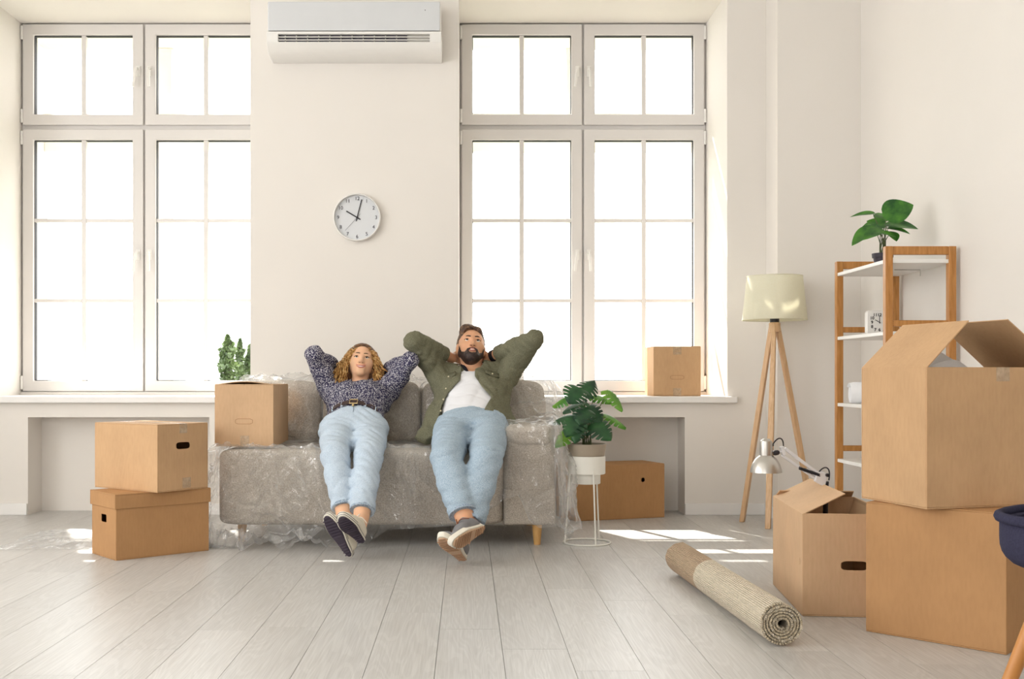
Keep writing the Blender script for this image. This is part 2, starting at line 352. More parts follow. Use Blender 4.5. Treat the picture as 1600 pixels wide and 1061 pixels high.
def rug_mat():
    N = NT('woven_rug'); p = N.n('ShaderNodeBsdfPrincipled'); p.inputs['Roughness'].default_value = 0.95; p.inputs['Specular IOR Level'].default_value = 0.1
    tc = N.n('ShaderNodeTexCoord'); sp = N.n('ShaderNodeSeparateXYZ'); N.l(tc.outputs['Object'], sp.inputs[0])
    co = N.coords(); nz = N.n('ShaderNodeTexNoise'); nz.inputs['Scale'].default_value = 25; N.l(co, nz.inputs['Vector'])
    sub = N.n('ShaderNodeMath', operation='MULTIPLY_ADD'); sub.inputs[1].default_value = 0.03; N.l(nz.outputs[0], sub.inputs[0]); N.l(sp.outputs['Y'], sub.inputs[2])
    gt = N.n('ShaderNodeMath', operation='GREATER_THAN'); gt.inputs[1].default_value = 0.19; N.l(sub.outputs[0], gt.inputs[0])
    mx = N.n('ShaderNodeMixRGB'); N.l(gt.outputs[0], mx.inputs[0]); mx.inputs[1].default_value = lin(228, 215, 194); mx.inputs[2].default_value = lin(197, 172, 146)
    n2 = N.n('ShaderNodeTexNoise'); n2.inputs['Scale'].default_value = 120; N.l(co, n2.inputs['Vector'])
    m2 = N.n('ShaderNodeMixRGB', blend_type='MULTIPLY'); m2.inputs[0].default_value = 0.6
    N.l(mx.outputs[0], m2.inputs[1]); N.l(N.ramp(n2.outputs[0], [(0.3, (0.8, 0.78, 0.75, 1)), (0.65, (1, 1, 1, 1))]), m2.inputs[2])
    N.l(m2.outputs[0], p.inputs['Base Color'])
    # ribs running along the roll
    zz = N.n('ShaderNodeMath', operation='SUBTRACT'); zz.inputs[1].default_value = 0.0715; N.l(sp.outputs['Z'], zz.inputs[0])
    at2 = N.n('ShaderNodeMath', operation='ARCTAN2'); N.l(zz.outputs[0], at2.inputs[0]); N.l(sp.outputs['X'], at2.inputs[1])
    ms = N.n('ShaderNodeMath', operation='MULTIPLY'); ms.inputs[1].default_value = 64.0; N.l(at2.outputs[0], ms.inputs[0])
    si = N.n('ShaderNodeMath', operation='SINE'); N.l(ms.outputs[0], si.inputs[0])
    N.l(N.bump(si.outputs[0], 0.7, 0.004), p.inputs['Normal'])
    N.l(p.outputs[0], N.out.inputs[0]); return N.m
M['rug'] = rug_mat()
M['rug_end'] = mat_basic('rug_edge_yarn', lin(186, 172, 148), 0.95, var=0.25, scale=90)

# ---------------------------------------------------------------- mesh builder
class MB:
    def __init__(s): s.v = []; s.f = []
    def add(s, verts, faces, mtx=None):
        o = len(s.v)
        for p in verts:
            p = Vector(p)
            if mtx is not None: p = mtx @ p
            s.v.append(tuple(p))
        s.f += [tuple(i+o for i in f) for f in faces]
        return s
    def box(s, x0, x1, y0, y1, z0, z1, mtx=None):
        v = [(x0, y0, z0), (x1, y0, z0), (x1, y1, z0), (x0, y1, z0), (x0, y0, z1), (x1, y0, z1), (x1, y1, z1), (x0, y1, z1)]
        return s.add(v, [(0, 3, 2, 1), (4, 5, 6, 7), (0, 1, 5, 4), (1, 2, 6, 5), (2, 3, 7, 6), (3, 0, 4, 7)], mtx)
    def bar(s, a, b, w, h, up=(0, 0, 1)):
        a = Vector(a); b = Vector(b); d = (b-a).normalized(); u = Vector(up)
        x = d.cross(u)
        if x.length < 1e-4: x = d.cross(Vector((1, 0, 0)))
        x.normalize(); u = x.cross(d)
        v = []
        for p in (a, b):
            for sx, su in ((-1, -1), (1, -1), (1, 1), (-1, 1)): v.append(p+x*(sx*w/2)+u*(su*h/2))
        return s.add(v, [(3, 2, 1, 0), (4, 5, 6, 7), (0, 1, 5, 4), (1, 2, 6, 5), (2, 3, 7, 6), (3, 0, 4, 7)])
    def tube(s, pts, r, n=8, closed=False, caps=True):
        pts = [Vector(p) for p in pts]; m = len(pts)
        rs = r if isinstance(r, (list, tuple)) else [r]*m
        up = None; rings = []
        for i in range(m):
            if closed: t = pts[(i+1) % m]-pts[i-1]
            else: t = pts[min(i+1, m-1)]-pts[max(i-1, 0)]
            t.normalize()
            if up is None:
                up = Vector((0, 0, 1)) if abs(t.z) < 0.9 else Vector((1, 0, 0))
            x = t.cross(up)
            if x.length < 1e-5: x = t.cross(Vector((0.3, 1, 0.2)))
            x.normalize(); up = x.cross(t).normalized()
            rings.append([pts[i]+(x*math.cos(2*PI*k/n)+up*math.sin(2*PI*k/n))*rs[i] for k in range(n)])
        v = [p for rg in rings for p in rg]; f = []
        for i in range(m if closed else m-1):
            j = (i+1) % m
            for k in range(n):
                k2 = (k+1) % n
                f.append((i*n+k, i*n+k2, j*n+k2, j*n+k))
        if caps and not closed:
            f.append(tuple(reversed(range(n)))); f.append(tuple((m-1)*n+k for k in range(n)))
        return s.add(v, f)
    def lathe(s, prof, n=32, mtx=None, cap0=False, cap1=False):
        v = []; f = []; m = len(prof)
        for r, z in prof:
            for k in range(n): a = 2*PI*k/n; v.append((r*math.cos(a), r*math.sin(a), z))
        for i in range(m-1):
            for k in range(n):
                k2 = (k+1) % n
                f.append((i*n+k, i*n+k2, (i+1)*n+k2, (i+1)*n+k))
        if cap0: f.append(tuple(reversed(range(n))))
        if cap1: f.append(tuple((m-1)*n+k for k in range(n)))
        return s.add(v, f, mtx)
    def prism(s, poly, z0, z1, mtx=None):
        n = len(poly)
        v = [(x, y, z0) for x, y in poly]+[(x, y, z1) for x, y in poly]
        f = [tuple(reversed(range(n))), tuple(range(n, 2*n))]
        for k in range(n): k2 = (k+1) % n; f.append((k, k2, n+k2, n+k))
        return s.add(v, f, mtx)
    def ring_prism(s, outer, inner, z0, z1, mtx=None):
        n = len(outer)
        v = [(x, y, z0) for x, y in outer]+[(x, y, z0) for x, y in inner]+[(x, y, z1) for x, y in outer]+[(x, y, z1) for x, y in inner]
        f = []
        for k in range(n):
            k2 = (k+1) % n
            f += [(k2, k, n+k, n+k2), (2*n+k, 2*n+k2, 3*n+k2, 3*n+k), (k, k2, 2*n+k2, 2*n+k), (n+k2, n+k, 3*n+k, 3*n+k2)]
        return s.add(v, f, mtx)
    def grid(s, fn, nu, nv, mtx=None):
        v = [fn(i/(nu-1), j/(nv-1)) for i in range(nu) for j in range(nv)]
        f = [(i*nv+j, (i+1)*nv+j, (i+1)*nv+j+1, i*nv+j+1) for i in range(nu-1) for j in range(nv-1)]
        return s.add(v, f, mtx)
    def sphere(s, c, r, n=12, m=8, sc=(1, 1, 1), mtx=None):
        prof = [(max(1e-4, math.sin(PI*i/m)), -math.cos(PI*i/m)) for i in range(m+1)]
        T = Matrix.Translation(c) @ Matrix.Diagonal((r*sc[0], r*sc[1], r*sc[2], 1))
        if mtx is not None: T = mtx @ T
        return s.lathe(prof, n, T)

WM = {}      # world matrix kept for every object this script makes
def _link(o, parent, W):
    COL.objects.link(o)
    if parent is not None: o.parent = parent
    WM[o] = W
def props(o, label=None, cat=None, group=None, kind=None):
    if label: o['label'] = label
    if cat: o['category'] = cat
    if group: o['group'] = group
    if kind: o['kind'] = kind
    return o
def thing(name, label, cat, loc=(0, 0, 0), rz=0.0, group=None, kind=None):
    o = bpy.data.objects.new(name, None); o.empty_display_size = 0.05
    o.location = loc; o.rotation_euler = (0, 0, rz)
    _link(o, None, Matrix.Translation(loc) @ Matrix.Rotation(rz, 4, 'Z'))
    return props(o, label, cat, group, kind)
def mesh_from(name, verts, faces, mat, smooth=None):
    me = bpy.data.meshes.new(name)
    me.from_pydata([tuple(v) for v in verts], [], faces)
    if mat is not None: me.materials.append(mat)
    me.update()
    bm = bmesh.new(); bm.from_mesh(me); bmesh.ops.recalc_face_normals(bm, faces=bm.faces)
    if smooth is not None:
        for f in bm.faces: f.smooth = True
        if smooth < 179:
            for e in bm.edges:
                if len(e.link_faces) == 2 and e.calc_face_angle(0) > R(smooth): e.smooth = False
    bm.to_mesh(me); bm.free()
    return me
def part(name, mb, mat, parent=None, local=False, smooth=None, bevel=0, loc=None, seg=2, kind=None, label=None):
    """one mesh object; vertices are given in world space (or in the parent's space when local)"""
    W = WM[parent] if parent is not None else Matrix.Translation(loc if loc is not None else (0, 0, 0))
    if local or (parent is None and loc is None): vs = mb.v
    else:
        inv = W.inverted(); vs = [inv @ Vector(v) for v in mb.v]
    me = mesh_from(name, vs, mb.f, mat, smooth)
    o = bpy.data.objects.new(name, me)
    if parent is None and loc is not None: o.location = loc
    _link(o, parent, W)
    if bevel:
        b = o.modifiers.new('bevel', 'BEVEL'); b.width = bevel; b.segments = seg; b.limit_method = 'ANGLE'; b.angle_limit = R(40)
        for p in me.polygons: p.use_smooth = True
        try: b.harden_normals = True
        except Exception: pass
    props(o, label=label, kind=kind)
    return o
# ================================================================ the room
def struct(name, mb, mat, bevel=0, label=None, cat=None):
    return props(part(name, mb, mat, bevel=bevel), label, cat, kind='structure')

WIN = [(-3.010, -1.345), (-0.052, 1.613)]
WZ0, WZ1 = 0.755, 3.243
NICHE = [(-2.725, -1.60), (0.215, 1.350)]
YW, YO = 6.75, 7.80           # inner and outer wall faces
CEIL = 3.9
XL, XR, YB = -4.2, 2.352, -3.0

mb = MB()
mb.box(XL-0.3, WIN[0][0], YW, YO, 0, CEIL)
mb.box(WIN[0][1], WIN[1][0], YW, YO, 0, CEIL)
mb.box(WIN[1][1], XR+0.3, YW, YO, 0, CEIL)
for (a, b), (na, nb) in zip(WIN, NICHE):
    mb.box(a, b, YW, 7.42, WZ1, CEIL)
    mb.box(a, b, 7.42, YO, 3.20, CEIL)
    mb.box(a, b, YW, 7.33, 0.606, 0.695)
    mb.box(a, b, 7.33, YO, 0.0, 0.755)
    mb.box(a, na, YW, 7.33, 0, 0.606)
    mb.box(nb, b, YW, 7.33, 0, 0.606)
    mb.box(na, nb, 6.97, 7.33, 0, 0.606)
struct('wall_back', mb, M['wall'], label='cream plaster wall with two deep window openings and niches')
struct('wall_pillar', MB().box(1.854, XR+0.3, 6.50, 6.80, 0, CEIL), M['wall'], label='cream plaster pillar in the right corner')
struct('wall_right', MB().box(XR, XR+0.25, YB, 6.52, 0, CEIL), M['wall'], label='cream plaster wall behind the bamboo shelf')
mb = MB()
ys = [YB]+[v for ab in SIDE_OPEN for v in ab]+[YW]
for i in range(0, len(ys), 2): mb.box(XL-0.3, XL, ys[i], ys[i+1], 0, CEIL)
for a, b in SIDE_OPEN: mb.box(XL-0.3, XL, a, b, 0, OPEN_Z[0]).box(XL-0.3, XL, a, b, OPEN_Z[1], CEIL)
struct('wall_left', mb, M['wall'])
mb = MB()
xs_ = [XL-0.3]+[v for ab in REAR_OPEN for v in ab]+[XR+0.25]
for i in range(0, len(xs_), 2): mb.box(xs_[i], xs_[i+1], YB-0.3, YB, 0, CEIL)
for a, b in REAR_OPEN: mb.box(a, b, YB-0.3, YB, 0, OPEN_Z[0]).box(a, b, YB-0.3, YB, OPEN_Z[1], CEIL)
struct('wall_rear', mb, M['wall'])
struct('ceiling', MB().box(XL-0.3, XR+0.3, YB-0.3, YO, CEIL, CEIL+0.2), M['ceiling'])

# floor: base slab and single planks
floor = struct('floor', MB().box(XL-0.3, XR+0.3, YB-0.3, YO, -0.16, -0.0125), M['plank'], label='pale grey-beige laminate floor of long planks')
PW, PL = 0.2036, 1.235
ends = {0: 3.68, -1: 3.94, 1: 3.41, 2: 4.39, 3: 4.15, 4: 3.90, -5: 3.41, -4: 3.67, -2: 4.19, -6: 3.11}
pm = mesh_from('plank', [(x, y, z) for z in (-0.012, 0) for y in (-0.5, 0.5) for x in (-0.5, 0.5)],
               [(0, 1, 3, 2), (4, 5, 7, 6), (0, 1, 5, 4), (1, 3, 7, 5), (3, 2, 6, 7), (2, 0, 4, 6)], M['plank'])
k0 = int(math.floor((XL+0.0938)/PW)); k1 = int(math.ceil((XR+0.0938)/PW))
for k in range(k0, k1+1):
    xa = max(XL, -0.0938+k*PW); xb = min(XR, -0.0938+(k+1)*PW)
    if xb-xa < 0.02: continue
    e = ends.get(k, 3.0+random.random()*PL)
    y = e-PL*5
    while y < 6.97:
        a = max(YB if y < 0.6 else y, y); b = min(y+PL, 6.97)
        a = max(a, YB)
        if b-a > 0.05 and b > 0.9:
            o = bpy.data.objects.new('plank', pm)
            o.location = ((xa+xb)/2, (a+b)/2, 0); o.scale = (xb-xa-0.0015, b-a-0.0014, 1)
            _link(o, floor, Matrix())
        y += PL
part('plank_field', MB().box(XL, XR, YB, 0.9-PL, -0.0125, -0.0005), M['plank'], floor, kind='stuff')

# baseboards
BH, BT = 0.072, 0.016
def base_strip(name, segs):
    mb = MB()
    for x0, x1, y0, y1 in segs: mb.box(x0, x1, y0, y1, 0.0, BH)
    o = struct(name, mb, M['wood_trim'], bevel=0.004); return o
base_strip('baseboard_back', [(XL, NICHE[0][0]-0.002, YW-BT, YW), (NICHE[0][1], NICHE[1][0], YW-BT, YW), (NICHE[1][1], 1.854, YW-BT, YW)])
base_strip('baseboard_pillar', [(1.854-BT, XR-BT, 6.5-BT, 6.5), (1.854-BT, 1.854, 6.5, YW-BT)])
base_strip('baseboard_right', [(XR-BT, XR, YB, 6.5-BT)])
base_strip('baseboard_left', [(XL, XL+BT, YB, YW-BT)])

# window sills
for i, (a, b) in enumerate(WIN):
    mb = MB().box(a-0.055, b+0.055, YW-0.045, YW, 0.695, 0.735).box(a, b, YW, 7.335, 0.695, 0.735)
    struct('trim_%d' % (i+1), mb, M['wood_trim'], bevel=0.006, label='white window sill under the %s window' % ('left', 'right')[i])

# windows: frame, four sashes each with muntins, panes, handle, hinges
def rect_frame(mb, x0, x1, z0, z1, w, y0, y1):
    P = Matrix(((1, 0, 0, 0), (0, 0, 1, 0), (0, 1, 0, 0), (0, 0, 0, 1)))
    mb.ring_prism([(x0, z0), (x1, z0), (x1, z1), (x0, z1)], [(x0+w, z0+w), (x1-w, z0+w), (x1-w, z1-w), (x0+w, z1-w)], y0, y1, P)
for wi, (a, b) in enumerate(WIN):
    w = thing('window_%d' % (wi+1), 'tall white casement window left of the clock' if wi == 0 else 'tall white casement window right of the clock', 'window', ((a+b)/2, 7.37, WZ0), kind='structure')
    xm = (a+b)/2; zt0, zt1 = 2.527, 2.555
    mb = MB(); rect_frame(mb, a, b, WZ0-0.02, WZ1, 0.03, 7.355, 7.42)
    mb.box(a+0.02, b-0.02, 7.356, 7.419, zt0-0.012, zt1+0.012).box(xm-0.018, xm+0.018, 7.357, 7.418, WZ0+0.001, WZ1-0.001)
    part('window_frame', mb, M['pvc'], w, bevel=0.004)
    for si, (x0, x1) in enumerate(((a+0.014, xm-0.006), (xm+0.006, b-0.014))):
        for z0, z1, rows in ((zt1, WZ1-0.008, 1), (WZ0+0.004, zt0, 3)):
            mb = MB(); fw = 0.072
            rect_frame(mb, x0, x1, z0, z1, fw, 7.33, 7.40)
            sash = part('sash', mb, M['pvc'], w, bevel=0.006)
            gx0, gx1, gz0, gz1 = x0+fw, x1-fw, z0+fw, z1-fw
            g = MB(); rect_frame(g, gx0-0.002, gx1+0.002, gz0-0.002, gz1+0.002, 0.0065, 7.352, 7.388)
            part('gasket', g, M['gasket'], sash)
            gm = (gx0+gx1)/2; mw = 0.015
            part('muntin', MB().box(gm-mw, gm+mw, 7.347, 7.385, gz0, gz1), M['pvc'], sash, bevel=0.004)
            hz = [gz0+(gz1-gz0)*r/rows for r in range(1, rows)]
            for z in hz:
                for u0, u1 in ((gx0, gm-mw), (gm+mw, gx1)):
                    part('muntin', MB().box(u0, u1, 7.349, 7.385, z-0.012, z+0.012), M['pvc'], sash, bevel=0.004)
            zz = [gz0]+hz+[gz1]
            for r in range(rows):
                for u0, u1 in ((gx0, gm), (gm, gx1)):
                    part('pane', MB().add([(u0, 7.368, zz[r]), (u1, 7.368, zz[r]), (u1, 7.368, zz[r+1]), (u0, 7.368, zz[r+1])], [(0, 1, 2, 3)]), M['glass'], sash)
            # handle on the meeting stile
            hx = x1-0.032 if si == 0 else x0+0.032
            zc = (z0+z1)/2+0.02 if rows == 1 else z0+0.92
            hb = MB().box(hx-0.013, hx+0.013, 7.322, 7.331, zc-0.035, zc+0.035)
            lever = -0.010 if si == 0 else 0.004
            hb.tube([(hx, 7.325, zc+0.012), (hx, 7.288, zc+0.012), (hx+lever, 7.282, zc-0.02), (hx+lever*2, 7.282, zc-0.115)], [0.009, 0.009, 0.010, 0.009], 8)
            part('handle', hb, M['white_plastic'], sash, smooth=40)
            for zc in (z0+0.06, z1-0.06):
                ex = x0-0.004 if si == 0 else x1+0.004
                part('hinge', MB().tube([(ex, 7.326, zc-0.045), (ex, 7.326, zc+0.045)], 0.009, 8), M['white_plastic'], sash, smooth=40)
    # outer cross of the deep double opening
    oc = MB().box(a+0.001, b-0.001, 7.74, YO-0.002, 2.46, 2.735).box(xm-0.075, xm+0.075, 7.743, YO-0.004, 0.756, 3.199)
    part('outer_cross', oc, M['ext'], w, bevel=0.005)

# ================================================================ outside
struct('ground', MB().box(-60, 60, 9.5, 140, -7.2, -7.0), M['ground'], label='unseen dark grass ground outside far below the windows', cat='ground')
def poplar(px, pytop, d, wpx, label):
    top = at(px, pytop, d); h = top.z+7.0; rw = wpx*d/1700/2
    t = thing('poplar_tree', label, 'tree', (top.x, d, -7.0), group='trees outside the left window')
    part('trunk', MB().tube([(top.x, d, -7.0), (top.x, d, top.z-0.5)], [0.28, 0.06], 8), M['bark'], t, smooth=60)
    mb = MB(); n = 2600
    for i in range(n):
        u = RNG.random()
        z = top.z-u*3.4
        prof = min(1, (u*3.4/0.75))**0.65*(0.92+0.2*math.sin(u*31+px))
        ang = RNG.random()*2*PI; rr = rw*prof*math.sqrt(RNG.random())
        lob = 1+0.22*math.sin(3*ang+u*20)
        c = Vector((top.x+rr*lob*math.cos(ang), d+rr*lob*math.sin(ang), z))
        s = 0.05+0.07*RNG.random()
        a1 = Vector(RNG.normal(size=3)).normalized(); a2 = a1.cross(Vector(RNG.normal(size=3))).normalized()
        mb.add([c-a1*s, c+a2*s*0.6, c+a1*s, c-a2*s*0.6], [(0, 1, 2, 3)])
    part('crown', mb, M['poplar'], t, kind='stuff')
poplar(356, 524, 36.5, 29, 'tallest poplar crown, leftmost of the three outside the window')
poplar(375, 530, 44.0, 17, 'slim poplar crown, middle of the three outside the window')
poplar(391, 539, 40.0, 22, 'rightmost poplar crown outside the window, beside the window edge')

# ================================================================ air conditioner
ac = thing('air_conditioner', 'white wall air conditioner with dark outlet vent above the clock', 'air conditioner', (-0.68, YW, 2.80))
x0, x1 = -1.205, -0.155; yf = 6.53
def sec(mb, pts, xa, xb):
    n = len(pts); v = [(xa, y, z) for y, z in pts]+[(xb, y, z) for y, z in pts]
    f = [tuple(range(n)), tuple(reversed(range(n, 2*n)))]+[(k, n+k, n+(k+1) % n, (k+1) % n) for k in range(n)]
    mb.add(v, f)
mb = MB(); sec(mb, [(YW, 3.12), (yf+0.03, 3.12), (yf+0.012, 3.10), (yf+0.012, 2.94), (yf+0.05, 2.93), (yf+0.10, 2.86), (YW, 2.86)], x0+0.004, x1-0.004)
part('body', mb, M['white_plastic'], ac, bevel=0.008)
part('front_panel', MB().box(x0+0.008, x1-0.008, yf, yf+0.014, 2.935, 3.11), M['ac_panel'], ac, bevel=0.005)
# lower lip around the outlet: ends, upper bar, lower bar
lip = MB()
low = [(yf+0.004, 2.932), (yf+0.002, 2.915), (yf+0.03, 2.915), (yf+0.03, 2.932)]
sec(lip, low, x0, x1)
sec(lip, [(yf+0.006, 2.870), (yf+0.030, 2.842), (yf+0.075, 2.812), (YW-0.001, 2.80), (YW-0.001, 2.868), (yf+0.04, 2.870)], x0+0.001, x1-0.001)
end = [(yf+0.003, 2.93), (yf+0.005, 2.872), (yf+0.029, 2.843), (yf+0.074, 2.813), (YW-0.002, 2.801), (YW-0.002, 2.93)]
sec(lip, end, x0, x0+0.07); sec(lip, end, x1-0.07, x1)
part('outlet_lip', lip, M['white_plastic'], ac, bevel=0.004)
part('vent_cavity', MB().box(x0+0.068, x1-0.068, yf+0.028, yf+0.05, 2.866, 2.916), M['dark_gap'], ac)
part('vent_cover', MB().box(x1-0.20, x1-0.068, yf+0.020, yf+0.03, 2.868, 2.916), M['grey_plastic'], ac)
for z in (2.900, 2.882): part('louver', MB().box(x0+0.07, x1-0.07, yf+0.008, yf+0.026, z-0.002, z+0.002), M['white_plastic'], ac)
for k in range(12):
    x = x0+0.11+k*0.067
    part('fin', MB().box(x-0.002, x+0.002, yf+0.014, yf+0.03, 2.872, 2.914), M['grey_plastic'], ac)
part('indicator', MB().box(x1-0.10, x1-0.095, yf-0.001, yf+0.004, 3.055, 3.06), M['black'], ac)

# ================================================================ clocks
def text_mesh(txt, size, mat, loc, parent, name='numeral', bold=0.0):
    cu = bpy.data.curves.new('t', 'FONT'); cu.body = txt; cu.size = size; cu.align_x = 'CENTER'; cu.align_y = 'CENTER'; cu.extrude = 0.0006; cu.offset = bold
    tmp = bpy.data.objects.new('t', cu); COL.objects.link(tmp)
    dg = bpy.context.evaluated_depsgraph_get()
    me = bpy.data.meshes.new_from_object(tmp.evaluated_get(dg)); bpy.data.objects.remove(tmp); bpy.data.curves.remove(cu)
    me.materials.clear(); me.materials.append(mat); me.transform(Matrix.Translation(loc) @ Matrix.Rotation(R(90), 4, 'X'))
    o = bpy.data.objects.new(name, me); _link(o, parent, WM[parent]); return o
ck = thing('wall_clock', 'round white wall clock with thin numerals between the windows', 'clock', (-0.681, YW, 1.842))
cr = 0.147
RX = Matrix.Rotation(R(90), 4, 'X')       # lathe axis -> -y
part('rim', MB().lathe([(cr-0.010, 0), (cr, 0.002), (cr, 0.038), (cr-0.003, 0.042), (cr-0.007, 0.042), (cr-0.010, 0.018)], 64, RX), M['white_plastic'], ck, local=True, smooth=40)
part('dial', MB().lathe([(0.001, 0.016), (cr-0.009, 0.016)], 64, RX, cap0=True), M['ac_panel'], ck, local=True)
part('backplate', MB().lathe([(cr-0.008, 0.001), (cr-0.008, 0.012)], 48, RX, cap0=True, cap1=True), M['white_plastic'], ck, local=True)
for h in range(1, 13):
    a = R(90-30*h); rr = cr*0.80
    text_mesh(str(h), 0.031, M['grey_plastic'] if False else M['dark_gap'], (rr*math.cos(a), -0.0175, rr*math.sin(a)), ck)
def hand(name, ang, l, tail, w, y, mat, parent):
    a = R(90-ang); d = Vector((math.cos(a), 0, math.sin(a))); c = Vector((0, y, 0))
    p = WM[parent] @ c
    part(name, MB().bar(p-d*tail, p+d*l, w, 0.0015, (0, 1, 0)), mat, parent)
hand('hour_hand', 301, 0.078, 0.024, 0.0075, -0.0195, M['black'], ck)
hand('minute_hand', 14.5, 0.115, 0.024, 0.0060, -0.0215, M['black'], ck)
hand('second_hand', 222, 0.108, 0.03, 0.0014, -0.0235, M['black'], ck)
part('hub', MB().lathe([(0.001, 0.017), (0.006, 0.017), (0.006, 0.026), (0.001, 0.027)], 16, RX), M['black'], ck, local=True)
# ================================================================ cardboard boxes
def outline(kind, cx, cz, w, h, n=32):
    pts = []
    for k in range(n):
        a = 2*PI*k/n; c, s_ = math.cos(a), math.sin(a)
        if kind == 'round': pts.append((cx+w/2*c, cz+h/2*s_))
        elif kind == 'rect':
            t = max(abs(c)/(w/2), abs(s_)/(h/2)); pts.append((cx+c/t, cz+s_/t))
        else:
            e = 5.0; t = (abs(c/(w/2))**e+abs(s_/(h/2))**e)**(1/e); pts.append((cx+c/t, cz+s_/t))
    return pts
def rect_match(x0, x1, z0, z1, cx, cz, n=32):
    pts = []
    for k in range(n):
        a = 2*PI*k/n; c, s_ = math.cos(a), math.sin(a)
        tx = ((x1-cx)/c if c > 1e-9 else (x0-cx)/c if c < -1e-9 else 1e9)
        tz = ((z1-cz)/s_ if s_ > 1e-9 else (z0-cz)/s_ if s_ < -1e-9 else 1e9)
        t = min(tx, tz); pts.append([cx+c*t, cz+s_*t])
    for X in (x0, x1):
        for Z in (z0, z1):
            k = min(range(n), key=lambda q: (pts[q][0]-X)**2+(pts[q][1]-Z)**2); pts[k] = [X, Z]
    return [tuple(p) for p in pts]
T = 0.005
def wall_panel(mb, W_, z0, z1, hole, mtx):
    """panel spanning x -W/2..W/2, z0..z1; thickness T behind y=0 (mtx maps x,z->face)"""
    P = mtx @ Matrix(((1, 0, 0, 0), (0, 0, 1, 0), (0, 1, 0, 0), (0, 0, 0, 1)))   # (x, z, depth) -> local
    if hole:
        kind, cx, cz, w, h = hole
        mb.ring_prism(rect_match(-W_/2, W_/2, z0, z1, cx, cz), outline(kind, cx, cz, w, h), 0, T, P)
    else: mb.prism([(-W_/2, z0), (W_/2, z0), (W_/2, z1), (-W_/2, z1)], 0, T, P)
def face_m(face, W_, D_):
    if face == 'front': return Matrix.Translation((0, -D_/2, 0))
    if face == 'back': return Matrix.Translation((0, D_/2, 0)) @ Matrix.Rotation(PI, 4, 'Z')
    if face == 'left': return Matrix.Translation((-W_/2, 0, 0)) @ Matrix.Rotation(-PI/2, 4, 'Z')
    return Matrix.Translation((W_/2, 0, 0)) @ Matrix.Rotation(PI/2, 4, 'Z')
def carton(name, label, W_, D_, H_, loc, rz, holes={}, mat='card', top='closed', marks=[], tapes=[], group='cardboard moving boxes'):
    """local frame: x width, -y front; loc = centre of the bottom"""
    t = thing(name, label, 'box', loc, rz, group)
    mb = MB().box(-W_/2, W_/2, -D_/2, D_/2, 0, T)
    for f in ('front', 'back', 'left', 'right'):
        wl = W_ if f in ('front', 'back') else D_-2*T
        wall_panel(mb, wl, T, H_-(0.004 if top == 'closed' else 0), holes.get(f), face_m(f, W_, D_))
    body = part('body', mb, M[mat], t, local=True, bevel=0.0022)
    if top == 'closed':
        for s_ in (-1, 1):
            if W_ >= D_: f = MB().box(-W_/2+0.001, W_/2-0.001, min(0.001*s_, s_*(D_/2-0.001)), max(0.001*s_, s_*(D_/2-0.001)), H_-0.004, H_)
            else: f = MB().box(min(0.001*s_, s_*(W_/2-0.001)), max(0.001*s_, s_*(W_/2-0.001)), -D_/2+0.001, D_/2-0.001, H_-0.004, H_)
            part('flap', f, M[mat], t, local=True, bevel=0.0015)
    for face, kind, cx, cz, w, h in marks:                      # scored, not punched, hand grip
        o1 = outline(kind, cx, cz, w, h); o2 = outline(kind, cx, cz, w-0.0032, h-0.0032)
        m = MB(); P = face_m(face, W_, D_) @ Matrix(((1, 0, 0, 0), (0, 0, 1, 0), (0, 1, 0, 0), (0, 0, 0, 1)))
        m.ring_prism(o1, o2, -0.0006, 0.001, P); part('grip_score', m, M['score'], t, local=True)
    for face, cx, z0, z1, w in tapes:
        if face == 'top':
            tb = MB().box(cx-w/2, cx+w/2, z0, z1, H_-0.0002, H_+0.0006)
        else:
            tb = MB().box(cx-w/2, cx+w/2, -0.0009, 0.0002, z0, z1, face_m(face, W_, D_))
        part('tape', tb, M['tape'], t, local=True)
    return t
M['score'] = mat_basic('cardboard_score', lin(150, 104, 62), 0.8)

# --- left stack: lidded file box below, carton on top
def file_box():
    t = thing('lidded_box', 'lidded cardboard file box with square hole, under another box left of the sofa', 'box', (-1.545, 5.315, 0), R(40.5), 'cardboard moving boxes')
    W_, D_, H_ = 0.472, 0.288, 0.302
    mb = MB().box(-W_/2, W_/2, -D_/2, D_/2, 0, T)
    for f in ('front', 'back', 'left', 'right'):
        wl = W_ if f in ('front', 'back') else D_-2*T
        wall_panel(mb, wl, T, H_, ('rect', 0.0, 0.185, 0.062, 0.036) if f in ('left', 'right') else None, face_m(f, W_, D_))
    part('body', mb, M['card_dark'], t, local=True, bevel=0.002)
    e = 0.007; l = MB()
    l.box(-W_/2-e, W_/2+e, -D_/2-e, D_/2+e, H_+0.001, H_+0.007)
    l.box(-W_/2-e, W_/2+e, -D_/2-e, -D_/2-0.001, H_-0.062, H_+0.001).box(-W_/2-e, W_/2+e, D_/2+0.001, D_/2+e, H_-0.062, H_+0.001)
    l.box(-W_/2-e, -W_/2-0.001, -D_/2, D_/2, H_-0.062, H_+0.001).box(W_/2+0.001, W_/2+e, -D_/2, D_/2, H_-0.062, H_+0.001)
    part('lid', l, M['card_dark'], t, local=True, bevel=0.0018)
file_box()
